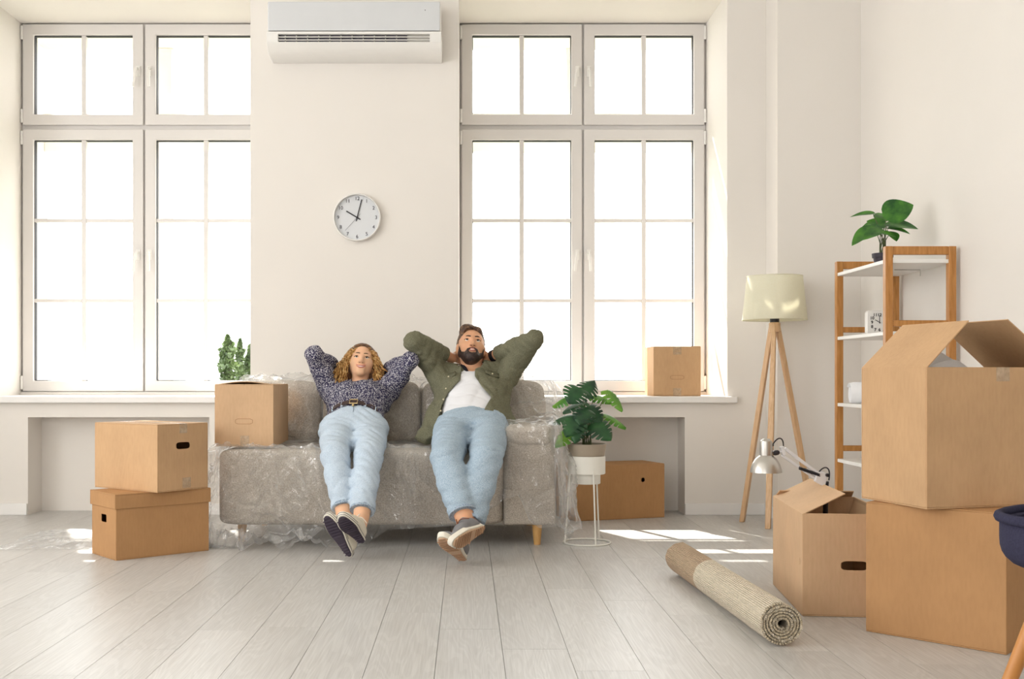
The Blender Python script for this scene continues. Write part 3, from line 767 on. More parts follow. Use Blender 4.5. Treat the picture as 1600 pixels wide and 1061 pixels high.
# carton: near corner (-1.455,5.11), long side runs left-back, short side right-back
th = R(54.5-90)     # local -y faces down-left (long side), local +x... long side along x
ux = Vector((0.814, -0.580, 0))     # from left-back corner to near corner
uy = Vector((0.580, 0.814, 0))
near = Vector((-1.455, 5.11, 0)); c = near-ux*0.239+uy*0.1535
carton('carton', 'cardboard box with dark oval grip on top of the lidded box', 0.478, 0.307, 0.321, (c.x, c.y, 0.3095), math.atan2(ux.y, ux.x),
       holes={'right': ('slot', 0.0, 0.215, 0.082, 0.032), 'left': ('slot', 0.0, 0.215, 0.082, 0.032)}, mat='card',
       tapes=[('right', 0.0, 0.275, 0.321, 0.045), ('right', 0.02, 0.01, 0.06, 0.05), ('top', 0.0, -0.02, 0.02, 0.47)])

# --- on the sofa
sb = carton('carton', 'cardboard box with scored grip standing on the sofa seat', 0.302, 0.40, 0.318, (-1.136, 5.762, 0.4995), R(-1.5), mat='card_pale',
       marks=[('front', 'slot', 0.0, 0.128, 0.090, 0.028)], tapes=[('front', 0.004, 0.004, 0.055, 0.046)])
f = MB().grid(lambda u, v: (-0.13+0.26*u, -0.195+0.13*v, 0.3195+0.014*math.sin(PI*u)*math.cos(v*PI/2)), 12, 4)
o = part('loose_flap', f, M['card_pale'], sb, local=True, smooth=60); o.modifiers.new('s', 'SOLIDIFY').thickness = 0.004
# --- on the sill
carton('carton', 'cardboard box standing on the right window sill', 0.298, 0.33, 0.314, (1.322, 7.015, 0.7355), 0.0, mat='card',
       marks=[('front', 'slot', 0.0, 0.118, 0.086, 0.026)], tapes=[('front', -0.0, 0.262, 0.314, 0.052), ('front', 0.0, 0.003, 0.05, 0.05)])
# --- in the niche behind the plant stand
a19 = math.atan2(0.195, 0.566); ux = Vector((math.cos(a19), math.sin(a19), 0)); uy = Vector((-ux.y, ux.x, 0))
c = Vector((0.639, 6.44, 0))+ux*0.2985+uy*0.14
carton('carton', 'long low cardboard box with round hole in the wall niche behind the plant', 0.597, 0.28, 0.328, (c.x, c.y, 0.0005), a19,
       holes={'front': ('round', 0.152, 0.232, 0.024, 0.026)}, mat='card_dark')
# --- open box with the desk lamp
am = R(-6); ux = Vector((math.cos(am), math.sin(am), 0)); uy = Vector((-ux.y, ux.x, 0))
WM_, DM_, HM_ = 0.325, 0.60, 0.364
c = Vector((1.195, 3.88, 0))+ux*WM_/2+uy*DM_/2
mbx = carton('open_carton', 'open cardboard box with one raised flap, holding the silver desk lamp', WM_, DM_, HM_, (c.x, c.y, 0.0005), am,
       holes={'front': ('slot', 0.018, 0.182, 0.090, 0.032), 'left': ('round', 0.255, 0.19, 0.012, 0.024)}, mat='card_pale', top='open')
def flap(parent, hinge_a, hinge_b, ext, mat, name='flap'):
    a, b, e = Vector(hinge_a), Vector(hinge_b), Vector(ext)
    n = (b-a).cross(e).normalized()*0.004
    ins = (b-a).normalized()*0.006
    v = [a, b, b-ins+e, a+ins+e]
    v = v+[p+n for p in v]
    part(name, MB().add(v, [(0, 1, 2, 3), (7, 6, 5, 4), (0, 1, 5, 4), (1, 2, 6, 5), (2, 3, 7, 6), (3, 0, 4, 7)]), M[mat], parent, local=True, bevel=0.0012)
hw, hd = WM_/2, DM_/2
flap(mbx, (-hw, -hd, HM_), (-hw, hd, HM_), (0.152, 0.012, 0.074), 'card_pale')
flap(mbx, (hw, hd, HM_), (hw, -hd, HM_), (-0.05, 0, -0.15), 'card_pale')
flap(mbx, (-hw+0.01, -hd, HM_-0.001), (hw-0.01, -hd, HM_-0.001), (0, 0.10, -0.022), 'card_pale')
flap(mbx, (hw-0.01, hd, HM_-0.001), (-hw+0.01, hd, HM_-0.001), (0, -0.06, 0.028), 'card_pale')
# --- big box on the floor at the right
ab = R(-45); ux = Vector((math.cos(ab), math.sin(ab), 0)); uy = Vector((-ux.y, ux.x, 0))
c = Vector((1.337, 3.649, 0))+ux*0.223+uy*0.225
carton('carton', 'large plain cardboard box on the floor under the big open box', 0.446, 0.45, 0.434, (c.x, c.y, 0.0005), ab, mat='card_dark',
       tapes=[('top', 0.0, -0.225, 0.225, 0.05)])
# --- big open box on top
av = math.atan2(0.255, 0.967); ux = Vector((math.cos(av), math.sin(av), 0)); uy = Vector((-ux.y, ux.x, 0))
WT, DT, HT = 0.51, 0.34, 0.449
c = Vector((1.4466, 3.425, 0))+ux*WT/2+uy*DT/2
ZT = 0.4352
tb = carton('open_carton', 'big open cardboard box with tented flaps at the right edge', WT, DT, HT, (c.x, c.y, ZT), av, mat='card', top='open',
       tapes=[('front', 0.03, HT-0.045, HT, 0.05)])
hw, hd = WT/2, DT/2
flap(tb, (-hw, -hd, HT), (-hw, hd, HT), (0.160, 0.0, 0.150), 'card')
flap(tb, (hw, hd, HT), (hw, -hd, HT), (-0.200, 0.0, 0.156), 'card')
flap(tb, (-hw+0.01, -hd+0.006, HT-0.004), (hw-0.01, -hd+0.006, HT-0.004), (0, 0.06, -0.16), 'card')
flap(tb, (hw-0.01, hd, HT), (-hw+0.01, hd, HT), (0, -0.05, -0.2), 'card')
# white sheets standing in that box
W4 = WM[tb]
pr = thing('paper_sheet', 'white paper sheets sticking up inside the big open box', 'paper', W4 @ Vector((-0.02, 0.05, 0.01)), av)
for q, (x, y, ln, tilt) in enumerate(((-0.03, 0.09, 0.30, 0.03), (0.05, 0.06, 0.26, -0.04), (0.0, 0.02, 0.24, 0.02))):
    g = MB().grid(lambda u, v: (x-0.14+0.28*u+0.10*v*tilt, y+tilt*v+0.02*math.sin(u*PI)-0.05, 0.02+(0.445+0.06*(q == 0)+0.02*math.sin(u*4+q)-0.10*abs(u-0.5))*v), 14, 6)
    o = part('sheet', g, M['paper'], pr, local=True, smooth=60); o.modifiers.new('s', 'SOLIDIFY').thickness = 0.0015

# ================================================================ rolled rug
p_near = Vector((0.995, 3.44, 0.0715)); p_far = Vector((0.928, 4.70, 0.0715)); rl = (p_far-p_near).length
rug = thing('rolled_rug', 'rolled two-tone woven rug lying on the floor', 'rug', ((p_near+p_far)/2)-Vector((0, 0, 0.0715)), -math.atan2((p_far-p_near).x, (p_far-p_near).y))
turns, th_ = 5.6, 0.0098
pts = []; n = 260
for i in range(n+1):
    a = 2*PI*turns*i/n; r = 0.0135+th_*a/(2*PI)*1.0
    pts.append((r, a))
def spiral(off, amp):
    out = []
    for r, a in pts:
        rr = r+off
        rr *= 1+0.012*math.sin(3*a)+amp*math.sin(a*17)
        out.append((rr*math.cos(-a-1.0)*1.02, rr*math.sin(-a-1.0)*0.975))
    return out
ou, inn = spiral(0.0038, 0.004), spiral(-0.0038, 0.006)
mb = MB(); ysn = [-rl/2+rl*k/60 for k in range(61)]; m = len(pts); vs = []
for k, y in enumerate(ysn):
    for lst in (ou, inn):
        for i, (x, z) in enumerate(lst):
            e = 0.0
            if k in (0, 60): e = (-1 if k == 0 else 1)*(0.004*math.sin(i*1.7)+0.005*math.sin(i*0.31))
            jig = 1+0.005*math.sin(y*9+i*0.05)
            vs.append((x*jig, y+e, 0.0715+z*jig))
fs = []
for k in range(60):
    for l in range(2):
        for i in range(m-1):
            a = (k*2+l)*m+i; fs.append((a, a+1, a+2*m+1, a+2*m))
    for i in (0, m-1): a = k*2*m+i; fs.append((a, a+m, a+3*m, a+2*m))
for k in (0, 60):
    for i in range(m-1): a = k*2*m+i; fs.append((a, a+1, a+m+1, a+m))
part('roll', mb.add(vs, fs), M['rug'], rug, local=True, smooth=70)
# braided stitches on the visible end of every turn
mb = MB()
for i in range(8, m-1):
    if True:
        x = (ou[i][0]+inn[i][0])/2; z = (ou[i][1]+inn[i][1])/2
        mb.sphere((x, -rl/2-0.001+0.0015*math.sin(i*2.3), 0.0715+z), 0.0043, 6, 4, (1, 0.9, 1))
part('end_stitching', mb, M['rug_end'], rug, local=True, smooth=80, kind='stuff')
# ================================================================ tripod floor lamp
lp = thing('floor_lamp', 'tripod floor lamp with cream drum shade and beech legs', 'lamp', (1.78, 6.30, 0))
apex = Vector((1.78, 6.30, 1.15))
for fx, fy in ((1.622, 6.42), (1.693, 6.125), (2.024, 6.355)):
    foot = Vector((fx, fy, 0)); d = Vector((fx-1.78, fy-6.30, 0)).normalized()
    mb = MB(); A = apex+d*0.018; w1, w2 = 0.026, 0.034
    ax = (foot-A).normalized(); sx = ax.cross(d).normalized(); dx = sx.cross(ax).normalized()
    v = []
    for p, w in ((foot, 0.030), (foot+(A-foot)*0.45, 0.034), (A, 0.024)):
        for a, b in ((-1, -1), (1, -1), (1, 1), (-1, 1)):
            q = p+sx*a*w/2+dx*b*0.014
            if p is foot: q.z = max(q.z, 0.0); q.z = 0.0
            v.append(q)
    mb.add(v, [(0, 1, 2, 3), (8, 9, 10, 11)]+[(k+4*j, (k+1) % 4+4*j, (k+1) % 4+4+4*j, k+4+4*j) for j in (0, 1) for k in range(4)])
    part('leg', mb, M['beech'], lp, bevel=0.004)
part('hub', MB().lathe([(0.001, 1.115), (0.030, 1.115), (0.033, 1.13), (0.033, 1.165), (0.022, 1.175), (0.001, 1.175)], 24, Matrix.Translation((1.78, 6.30, 0))), M['beech'], lp, smooth=40)
part('lamp_socket', MB().lathe([(0.001, 1.17), (0.026, 1.17), (0.026, 1.196), (0.020, 1.2), (0.020, 1.25), (0.001, 1.25)], 20, Matrix.Translation((1.78, 6.30, 0))), M['black'], lp, smooth=40)
part('bulb', MB().sphere((1.78, 6.30, 1.29), 0.03, 14, 10, (1, 1, 1.35)), M['white_plastic'], lp, smooth=80)
sh = part('lamp_shade', MB().lathe([(0.183, 1.185), (0.170, 1.31), (0.157, 1.438), (0.1545, 1.438), (0.1675, 1.31), (0.1805, 1.185), (0.183, 1.185)], 56, Matrix.Translation((1.78, 6.30, 0))), M['shade'], lp, smooth=50)
for z, r in ((1.186, 0.183), (1.437, 0.157)):
    part('shade_rim', MB().tube([(1.78+r*math.cos(2*PI*k/48), 6.30+r*math.sin(2*PI*k/48), z) for k in range(48)], 0.0025, 6, closed=True), M['shade'], sh, smooth=80)
sp = MB()
for k in range(3):
    a = 2*PI*k/3+0.4; sp.tube([(1.78+0.02*math.cos(a), 6.30+0.02*math.sin(a), 1.225), (1.78+0.178*math.cos(a), 6.30+0.178*math.sin(a), 1.215)], 0.002, 6)
part('shade_spider', sp, M['white_metal'], sh, smooth=60)

# ================================================================ bamboo shelf
sx0, sx1, sy0, sy1 = 1.992, 2.330, 5.18, 5.90
shf = thing('bamboo_shelf', 'open bamboo shelf unit with white boards against the right wall', 'shelf', ((sx0+sx1)/2, (sy0+sy1)/2, 0))
PT = 0.036
for y in (sy0, sy1-PT):
    for x in (sx0, sx1-PT):
        part('post', MB().box(x, x+PT, y, y+PT, 0, 1.478), M['bamboo'], shf, bevel=0.003)
    for z in (1.438, 1.095, 0.455, 0.09):
        part('crossbar', MB().box(sx0+PT, sx1-PT, y+0.004, y+PT-0.004, z, z+(0.04 if z > 1.3 else 0.03)), M['bamboo'], shf, bevel=0.003)
for z in (1.398, 1.054, 0.697, 0.397, 0.055):
    part('shelf_board', MB().box(sx0+0.004, sx1-0.004, sy0+0.006, sy1-0.006, z, z+0.018), M['white_board'], shf, bevel=0.002)
    part('bracket', MB().tube([(sx0+0.16, sy0+0.3, z-0.004), (sx0+0.29, sy0+0.3, z-0.004), (sx0+0.29, sy0+0.3, z-0.035)], 0.0022, 6), M['grey_plastic'], shf, smooth=60)

# alarm clock on the second board
al = thing('alarm_clock', 'small square white desk clock on the bamboo shelf', 'clock', (2.115, 5.60, 1.0725))
s_ = 0.062
def rrect(h, r, n=6):
    out = []
    for cx, cy, a0 in ((h-r, h-r, 0), (-h+r, h-r, 90), (-h+r, -h+r, 180), (h-r, -h+r, 270)):
        for k in range(n+1): a = R(a0+90*k/n); out.append((cx+r*math.cos(a), cy+r*math.sin(a)))
    return out
up_ = Matrix.Translation((0, 0, s_)) @ RX
part('case', MB().prism(rrect(s_, 0.016), -0.022, 0.018, up_), M['white_plastic'], al, local=True, bevel=0.004)
part('dial', MB().prism(rrect(s_-0.009, 0.012), 0.0176, 0.0186, up_), M['white_board'], al, local=True)
for h in range(1, 13):
    a = R(90-30*h); t_ = min(1/max(abs(math.cos(a)), abs(math.sin(a))), 1.22)
    text_mesh(str(h), 0.022, M['black'], (0.038*t_*math.cos(a), -0.0192, s_+0.038*t_*math.sin(a)), al, bold=0.0004)
for nm, ang, l in (('hour_hand', 301, 0.026), ('minute_hand', 0, 0.036)):
    a = R(90-ang); d = Vector((math.cos(a), 0, math.sin(a))); p = WM[al] @ Vector((0, -0.0205, s_))
    part(nm, MB().bar(p-d*0.006, p+d*l, 0.003, 0.001, (0, 1, 0)), M['black'], al)

# paper roll on the third board
pr = thing('paper_roll', 'roll of white drawing paper lying on the bamboo shelf', 'paper roll', (2.16, 5.70, 0.7155), R(-8))
n = 60; vs = []; fs = []
for q, x in enumerate((-0.155, 0.155)):
    for i in range(n+1):
        a = 2*PI*2.2*i/n; r = 0.052+0.004*i/n
        vs.append((x+0.02*(i/n)*(q == 0), 0.0+r*math.cos(a+0.6), 0.0565+r*math.sin(a+0.6)))
for i in range(n): fs.append((i, i+1, n+2+i, n+1+i))
o = part('sheet', MB().add(vs, fs), M['paper'], pr, local=True, smooth=60); o.modifiers.new('s', 'SOLIDIFY').thickness = 0.0012

# ================================================================ desk lamp in the open box
dl = thing('desk_lamp', 'silver swing-arm desk lamp leaning out of the open box', 'lamp', (1.395, 4.24, 0.006))
D0 = 4.22
part('base', MB().lathe([(0.001, 0.008), (0.075, 0.008), (0.075, 0.022), (0.03, 0.030), (0.001, 0.03)], 28, Matrix.Translation((1.395, 4.24, 0))), M['black'], dl, smooth=40)
post = at(1291, 752, D0)
part('post', MB().tube([(1.395, 4.24, 0.03), (1.395, 4.24, 0.30), post], 0.010, 12), M['black'], dl, smooth=40)
p1 = at(1226, 700, D0); p2 = at(1280, 741, D0); q1 = at(1222, 711, D0); q2 = at(1276, 749, D0)
part('upper_arm', MB().bar(p1, p2, 0.010, 0.012).bar(at(1221, 697, D0), at(1225, 711, D0), 0.02, 0.014), M['chrome'], dl, bevel=0.002)
part('lower_arm', MB().bar(q1, q2, 0.010, 0.010), M['chrome'], dl, bevel=0.002)
jv = [at(x, y, D0-0.012) for x, y in ((1276, 737), (1288, 737), (1293, 742), (1290, 757), (1286, 759), (1274, 752))]
jb = [p+Vector((0, 0.024, 0)) for p in jv]
part('elbow_plate', MB().add(jv+jb, [tuple(range(6)), tuple(reversed(range(6, 12)))]+[(k, (k+1) % 6, 6+(k+1) % 6, 6+k) for k in range(6)]), M['chrome'], dl, bevel=0.002)
sp = MB(); a, b = at(1249, 731, D0-0.01), at(1281, 742, D0-0.01); d = (b-a); nn = Vector((-d.z, 0, d.x)).normalized()
sp.tube([a+d*(i/90)+(nn*math.cos(i*1.3)+Vector((0, 1, 0))*math.sin(i*1.3))*0.0052 for i in range(91)], 0.0022, 5)
part('spring', sp, M['black'], dl, smooth=60)
part('spring_rod', MB().tube([at(1262, 736, D0), at(1277, 748, D0)], 0.0015, 6), M['black'], dl)
def bez(p, n=14):
    out = []
    for i in range(n+1):
        t = i/n; out.append(((1-t)**3)*p[0]+3*((1-t)**2)*t*p[1]+3*(1-t)*t*t*p[2]+t**3*p[3])
    return out
part('cable', MB().tube(bez([at(1207, 695, D0), at(1216, 679, D0), at(1225, 682, D0), at(1224, 698, D0)]), 0.0026, 7), M['black'], dl, smooth=60)
part('cable', MB().tube(bez([at(1279, 738, D0), at(1287, 726, D0), at(1300, 726, D0), at(1295, 750, D0)]), 0.0026, 7), M['black'], dl, smooth=60)
part('joint_knob', MB().lathe([(0.001, -0.012), (0.008, -0.012), (0.010, -0.006), (0.010, 0.006), (0.006, 0.012), (0.001, 0.012)], 10, Matrix.Translation(at(1213, 707, D0)) @ Matrix.Rotation(R(80), 4, 'Y')), M['black'], dl, smooth=50)
part('joint_stud', MB().tube([at(1202, 704, D0), at(1222, 706, D0)], 0.0035, 8), M['chrome'], dl, smooth=60)
part('joint_knob', MB().lathe([(0.001, -0.006), (0.007, -0.006), (0.007, 0.006), (0.001, 0.006)], 10, Matrix.Translation(at(1293, 742, D0-0.02)) @ RX), M['black'], dl, smooth=50)
hc = at(1197, 712, D0)
HT_ = Matrix.Translation((hc.x, D0, 0)) @ Matrix.Identity(4)
zt = lambda py: 0.85-(py-590)*D0/1700
rp = lambda px: px*D0/1700
prof = [(0.001, zt(684.5)), (rp(5), zt(685.2)), (rp(9), zt(688.5)), (rp(9.8), zt(693)), (rp(9.8), zt(711)), (rp(12.5), zt(713)), (rp(17), zt(717)), (rp(21), zt(724)), (rp(23.6), zt(732)), (rp(24.4), zt(737.5)), (rp(23.4), zt(737.5)), (rp(20), zt(724.5)), (rp(16), zt(718.5)), (rp(9), zt(714)), (0.001, zt(713))]
part('lamp_head', MB().lathe(prof, 44, HT_), M['silver'], dl, smooth=40)
part('bulb', MB().sphere((hc.x, D0, zt(724)), 0.018, 12, 8), M['white_plastic'], dl, smooth=80)
part('cable_gland', MB().sphere(at(1207, 695, D0), 0.006, 10, 6), M['black'], dl, smooth=80)

# ================================================================ plant stand and monstera
PX, PY = 0.616, 5.60
ps = thing('plant_stand', 'white wire plant stand with round planter beside the sofa', 'plant stand', (PX, PY, 0))
rr = 0.121
part('base_ring', MB().tube([(PX+rr*math.cos(2*PI*k/56), PY+rr*math.sin(2*PI*k/56), 0.0045) for k in range(56)], 0.0045, 8, closed=True), M['white_metal'], ps, smooth=80)
for a in (R(196), R(285), R(52)):
    part('wire_leg', MB().tube([(PX+rr*math.cos(a), PY+rr*math.sin(a), 0.006), (PX+0.090*math.cos(a), PY+0.090*math.sin(a), 0.40)], 0.0042, 8), M['white_metal'], ps, smooth=80)
part('planter', MB().lathe([(0.001, 0.357), (0.091, 0.357), (0.0945, 0.360), (0.0945, 0.449), (0.0915, 0.4495), (0.0905, 0.366), (0.001, 0.364)], 48, Matrix.Translation((PX, PY, 0))), M['white_metal'], ps, smooth=40)
part('saucer', MB().lathe([(0.001, 0.307), (0.069, 0.307), (0.0715, 0.310), (0.0715, 0.357), (0.001, 0.357)], 40, Matrix.Translation((PX-0.002, PY, 0))), M['white_metal'], ps, smooth=40)
pl = thing('potted_monstera', 'monstera with split leaves in a taupe pot on the plant stand', 'plant', (PX, PY, 0.367))
part('pot', MB().lathe([(0.001, 0.367), (0.070, 0.367), (0.0865, 0.445), (0.0895, 0.452), (0.100, 0.506), (0.101, 0.512), (0.095, 0.512), (0.085, 0.452), (0.080, 0.44), (0.001, 0.40)], 44, Matrix.Translation((PX, PY, 0))), M['taupe'], pl, smooth=40)
part('soil', MB().lathe([(0.001, 0.497), (0.093, 0.494)], 28, Matrix.Translation((PX, PY, 0))), M['soil'], pl, smooth=80)

def leaf_frame(base, tip, normal):
    base, tip = Vector(base), Vector(tip); f = (tip-base); L = f.length; f.normalize()
    n = Vector(normal); n = (n-f*n.dot(f)).normalized(); s = f.cross(n).normalized()
    return base, L, f, n, s
def monstera_leaf(base, tip, normal, wf=0.95, split=True, droop=0.12):
    """heart outline split into lobes between the side veins"""
    b, L, f, n, s = leaf_frame(base, tip, normal); mb = MB()
    def hw(t):     # half width along the midrib, heart shaped
        return wf*L*0.5*(math.sin(PI*min(1, t**0.62))**0.75)*(1-0.12*t)
    def P(t, q):   # q -1..1 across
        w = hw(t)*q
        back = -0.22*L*(abs(q)**1.5)*(1-t)*1.0+0.20*L*abs(q)*t*(1-t)
        return b+f*(t*L+back)+s*w+n*(0.10*L*abs(q)*(1-abs(q))*1.2-droop*L*t*t-0.10*L*abs(q)**2)
    ts = [0.0, 0.20, 0.38, 0.55, 0.72, 1.0]
    for side in (-1, 1):
        for k in range(len(ts)-1):
            t0, t1 = ts[k], ts[k+1]; gap = 0.03 if (split and 0 <= k < 4) else 0.0
            rows = 5; qs = [0, 0.45, 0.7, 0.9, 1.0]
            vs = []
            for qi, q in enumerate(qs):
                g = gap*(0, 0, 0.7, 1.0, 1.0)[qi]
                tip_pull = 0.05*(qi == 4)
                for m_ in range(4):
                    t = t0+g+tip_pull*0.4+(t1-t0-2*g-0.8*tip_pull*0.4)*m_/3
                    vs.append(P(max(0.0, min(1, t)), side*q))
            fs = [(i*4+j, (i+1)*4+j, (i+1)*4+j+1, i*4+j+1) for i in range(4) for j in range(3)]
            mb.add(vs, fs)
    return mb
def plain_leaf(base, tip, normal, wf=0.62, droop=0.15, fold=0.12):
    b, L, f, n, s = leaf_frame(base, tip, normal)
    def fn(u, v):
        q = v*2-1; w = wf*L*0.5*(math.sin(PI*u**0.72)**0.8) if 0 < u < 1 else 0.0
        return b+f*(u*L-0.10*L*abs(q)*(1-u))+s*(w*q)+n*(fold*L*abs(q)*0.5*math.sin(PI*u)-droop*L*u*u)
    return MB().grid(fn, 12, 7)
def stem_to(parent, a, b, r=0.0028, sag=0.03, mat='stem'):
    a, b = Vector(a), Vector(b); pts_ = bez([a, a+Vector((0, 0, (b-a).length*0.5)), b-(b-a)*0.3+Vector((0, 0, sag)), b], 10)
    return part('stem', MB().tube(pts_, [r*1.2-r*0.4*i/10 for i in range(11)], 6), M[mat], parent, smooth=80)
# leaves: base px, tip px, depths, facing normal, light?
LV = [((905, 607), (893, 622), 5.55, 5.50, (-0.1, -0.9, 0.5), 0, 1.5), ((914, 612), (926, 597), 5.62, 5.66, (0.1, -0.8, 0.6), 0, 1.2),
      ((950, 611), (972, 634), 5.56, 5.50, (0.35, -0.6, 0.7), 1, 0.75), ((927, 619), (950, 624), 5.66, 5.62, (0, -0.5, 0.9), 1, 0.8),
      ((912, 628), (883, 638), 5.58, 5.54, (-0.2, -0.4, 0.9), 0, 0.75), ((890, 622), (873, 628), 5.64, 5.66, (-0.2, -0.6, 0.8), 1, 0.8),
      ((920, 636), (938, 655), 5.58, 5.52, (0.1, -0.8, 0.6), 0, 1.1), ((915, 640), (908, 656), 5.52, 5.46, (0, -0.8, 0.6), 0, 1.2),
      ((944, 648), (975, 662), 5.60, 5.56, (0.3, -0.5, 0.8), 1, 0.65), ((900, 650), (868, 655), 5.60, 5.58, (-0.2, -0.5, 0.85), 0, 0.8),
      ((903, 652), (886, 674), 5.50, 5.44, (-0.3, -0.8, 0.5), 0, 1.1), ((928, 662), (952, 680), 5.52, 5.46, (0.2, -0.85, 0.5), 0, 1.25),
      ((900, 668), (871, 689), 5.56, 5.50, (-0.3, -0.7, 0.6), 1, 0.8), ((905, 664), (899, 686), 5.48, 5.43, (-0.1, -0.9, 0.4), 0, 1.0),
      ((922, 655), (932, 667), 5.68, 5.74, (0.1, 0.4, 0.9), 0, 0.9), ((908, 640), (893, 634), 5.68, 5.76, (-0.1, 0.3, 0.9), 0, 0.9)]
for i, (pa, pb, da, db, nrm, lt, wf) in enumerate(LV):
    A, B = at(*pa, da), at(*pb, db); f_ = (B-A)
    f_ = f_*1.15; B = A+f_
    if f_.length < 0.10: B = A+f_.normalized()*0.105
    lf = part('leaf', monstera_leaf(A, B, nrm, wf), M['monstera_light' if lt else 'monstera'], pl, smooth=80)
    an = 2*PI*i/len(LV); root = Vector((PX+0.022*math.cos(an), PY+0.022*math.sin(an), 0.495))
    stem_to(pl, root, A, 0.0026, 0.02)

# plant on the shelf
hp = thing('potted_philodendron', 'small broad-leaved green plant in a dark pot on top of the shelf', 'plant', (2.085, 5.46, 1.4165))
HX, HY = 2.085, 5.46
part('pot', MB().lathe([(0.001, 1.4165), (0.038, 1.4165), (0.045, 1.452), (0.050, 1.453), (0.052, 1.474), (0.047, 1.474), (0.042, 1.45), (0.001, 1.44)], 32, Matrix.Translation((HX, HY, 0))), M['darkpot'], hp, smooth=40)
part('soil', MB().lathe([(0.001, 1.466), (0.046, 1.464)], 20, Matrix.Translation((HX, HY, 0))), M['soil'], hp, smooth=80)
LV2 = [((1384, 337), (1422, 318), 5.45, 5.42, (0.1, -0.75, 0.6), 0.85), ((1364, 333), (1331, 334), 5.50, 5.56, (-0.2, -0.5, 0.85), 0.35),
       ((1386, 350), (1430, 351), 5.42, 5.36, (0.2, -0.6, 0.8), 0.6), ((1366, 354), (1334, 375), 5.44, 5.40, (-0.4, -0.6, 0.7), 0.45),
       ((1383, 352), (1358, 343), 5.48, 5.50, (-0.1, -0.7, 0.7), 0.7), ((1376, 358), (1353, 368), 5.40, 5.35, (-0.2, -0.6, 0.7), 0.5),
       ((1388, 356), (1419, 360), 5.40, 5.34, (0.2, -0.6, 0.8), 0.4), ((1392, 362), (1401, 373), 5.40, 5.36, (0.2, -0.8, 0.5), 0.8),
       ((1372, 345), (1345, 354), 5.52, 5.56, (-0.2, -0.5, 0.8), 0.5), ((1380, 345), (1374, 330), 5.52, 5.58, (0, -0.7, 0.7), 0.7), ((1374, 362), (1398, 366), 5.38, 5.34, (0.05, -0.5, 0.85), 0.55)]
for i, (pa, pb, da, db, nrm, wf) in enumerate(LV2):
    A, B = at(*pa, da), at(*pb, db); B = A+(B-A)*1.12
    part('leaf', plain_leaf(A, B, nrm, wf*1.3), M['pothos'], hp, smooth=80)
    an = 2*PI*i/len(LV2)
    stem_to(hp, (HX+0.014*math.cos(an), HY+0.014*math.sin(an), 1.463), A, 0.0020, 0.01)

# ================================================================ chair at the right edge
CX, CY = 1.470, 2.36
ch = thing('upholstered_chair', 'navy felt chair with a wooden leg, cut off by the right edge', 'chair', (CX, CY, 0), R(35))
def shell(u, v):
    a = u*2*PI; q = v
    r = 0.262*(abs(math.cos(a))**3+abs(math.sin(a))**3)**(-1/3)*math.sin(PI/2*min(1, q/0.85))**0.8
    rim = max(0, q-0.50)/0.50
    back = max(0, math.cos(a))          # back towards local +x
    z = 0.432+(0.105+0.25*back**1.5)*rim**1.6
    return (r*math.cos(a), r*math.sin(a)*0.98, z)
seat = MB().grid(shell, 57, 16)
o = part('seat_shell', seat, M['navy'], ch, local=True, smooth=80)
sm = o.modifiers.new('s', 'SOLIDIFY'); sm.thickness = 0.03; sm.offset = -1
bv = o.modifiers.new('b', 'BEVEL'); bv.width = 0.018; bv.segments = 3; bv.limit_method = 'ANGLE'; bv.angle_limit = R(50)
part('rim_piping', MB().tube([Vector(shell(k/72, 1.0))+Vector((0, 0, 0.004)) for k in range(72)], 0.012, 8, closed=True), M['navy'], ch, local=True, smooth=80)
part('seat_cushion', MB().lathe([(0.001, 0.47), (0.19, 0.467), (0.215, 0.455), (0.22, 0.44), (0.20, 0.425), (0.001, 0.425)], 36), M['navy'], ch, local=True, smooth=60)
for sx, sy in ((-1, -1), (-1, 1), (1, -1), (1, 1)):
    part('leg', MB().tube([(sx*0.13, sy*0.13, 0.42), (sx*0.242, sy*0.242, 0.0)], [0.020, 0.012], 14), M['oak_leg'], ch, local=True, smooth=50)
# ================================================================ sofa
SX0, SX1, SYF, SYB = -1.27, 0.452, 5.50, 6.36
sofa = thing('sofa', 'grey-beige fabric sofa covered with clear plastic film', 'sofa', ((SX0+SX1)/2, (SYF+SYB)/2, 0))
SOFA_GEO = []
def superbox(c, half, e=0.28, tilt=0.0, n=26, m=16, crown=0.0, noise=0.0, seed=0):
    """puffy rounded block"""
    rs = np.random.default_rng(seed); ph = rs.random(6)*6.28
    def sg(x, p): return math.copysign(abs(x)**p, x)
    mb = MB(); vs = []; fs = []
    for i in range(m+1):
        la = -PI/2+PI*i/m
        for k in range(n):
            lo = 2*PI*k/n+PI/n
            x = sg(math.cos(la), e)*sg(math.cos(lo), e); y = sg(math.cos(la), e)*sg(math.sin(lo), e); z = sg(math.sin(la), e)
            w = 1+noise*(math.sin(3*x+ph[0])*math.sin(4*z+ph[1])+0.5*math.sin(7*x+ph[2]+5*z))
            px = half[0]*x; py = half[1]*y*(1+crown*(1-x*x)*(1-z*z))*w; pz = half[2]*z*(1+crown*0.35*(1-x*x))
            yy = py*math.cos(tilt)+pz*math.sin(tilt); zz = -py*math.sin(tilt)+pz*math.cos(tilt)
            vs.append((c[0]+px, c[1]+yy, c[2]+zz))
    for i in range(m):
        for k in range(n):
            k2 = (k+1) % n; fs.append((i*n+k, i*n+k2, (i+1)*n+k2, (i+1)*n+k))
    mb.add(vs, fs); SOFA_GEO.append((list(mb.v), list(mb.f))); return mb
part('seat_base', superbox(((SX0+0.19)/2, (SYF+SYB)/2-0.02, 0.294), ((0.19-SX0)/2, (SYB-SYF)/2-0.025, 0.194), 0.12, n=80, m=30), M['sofa'], sofa, smooth=60)
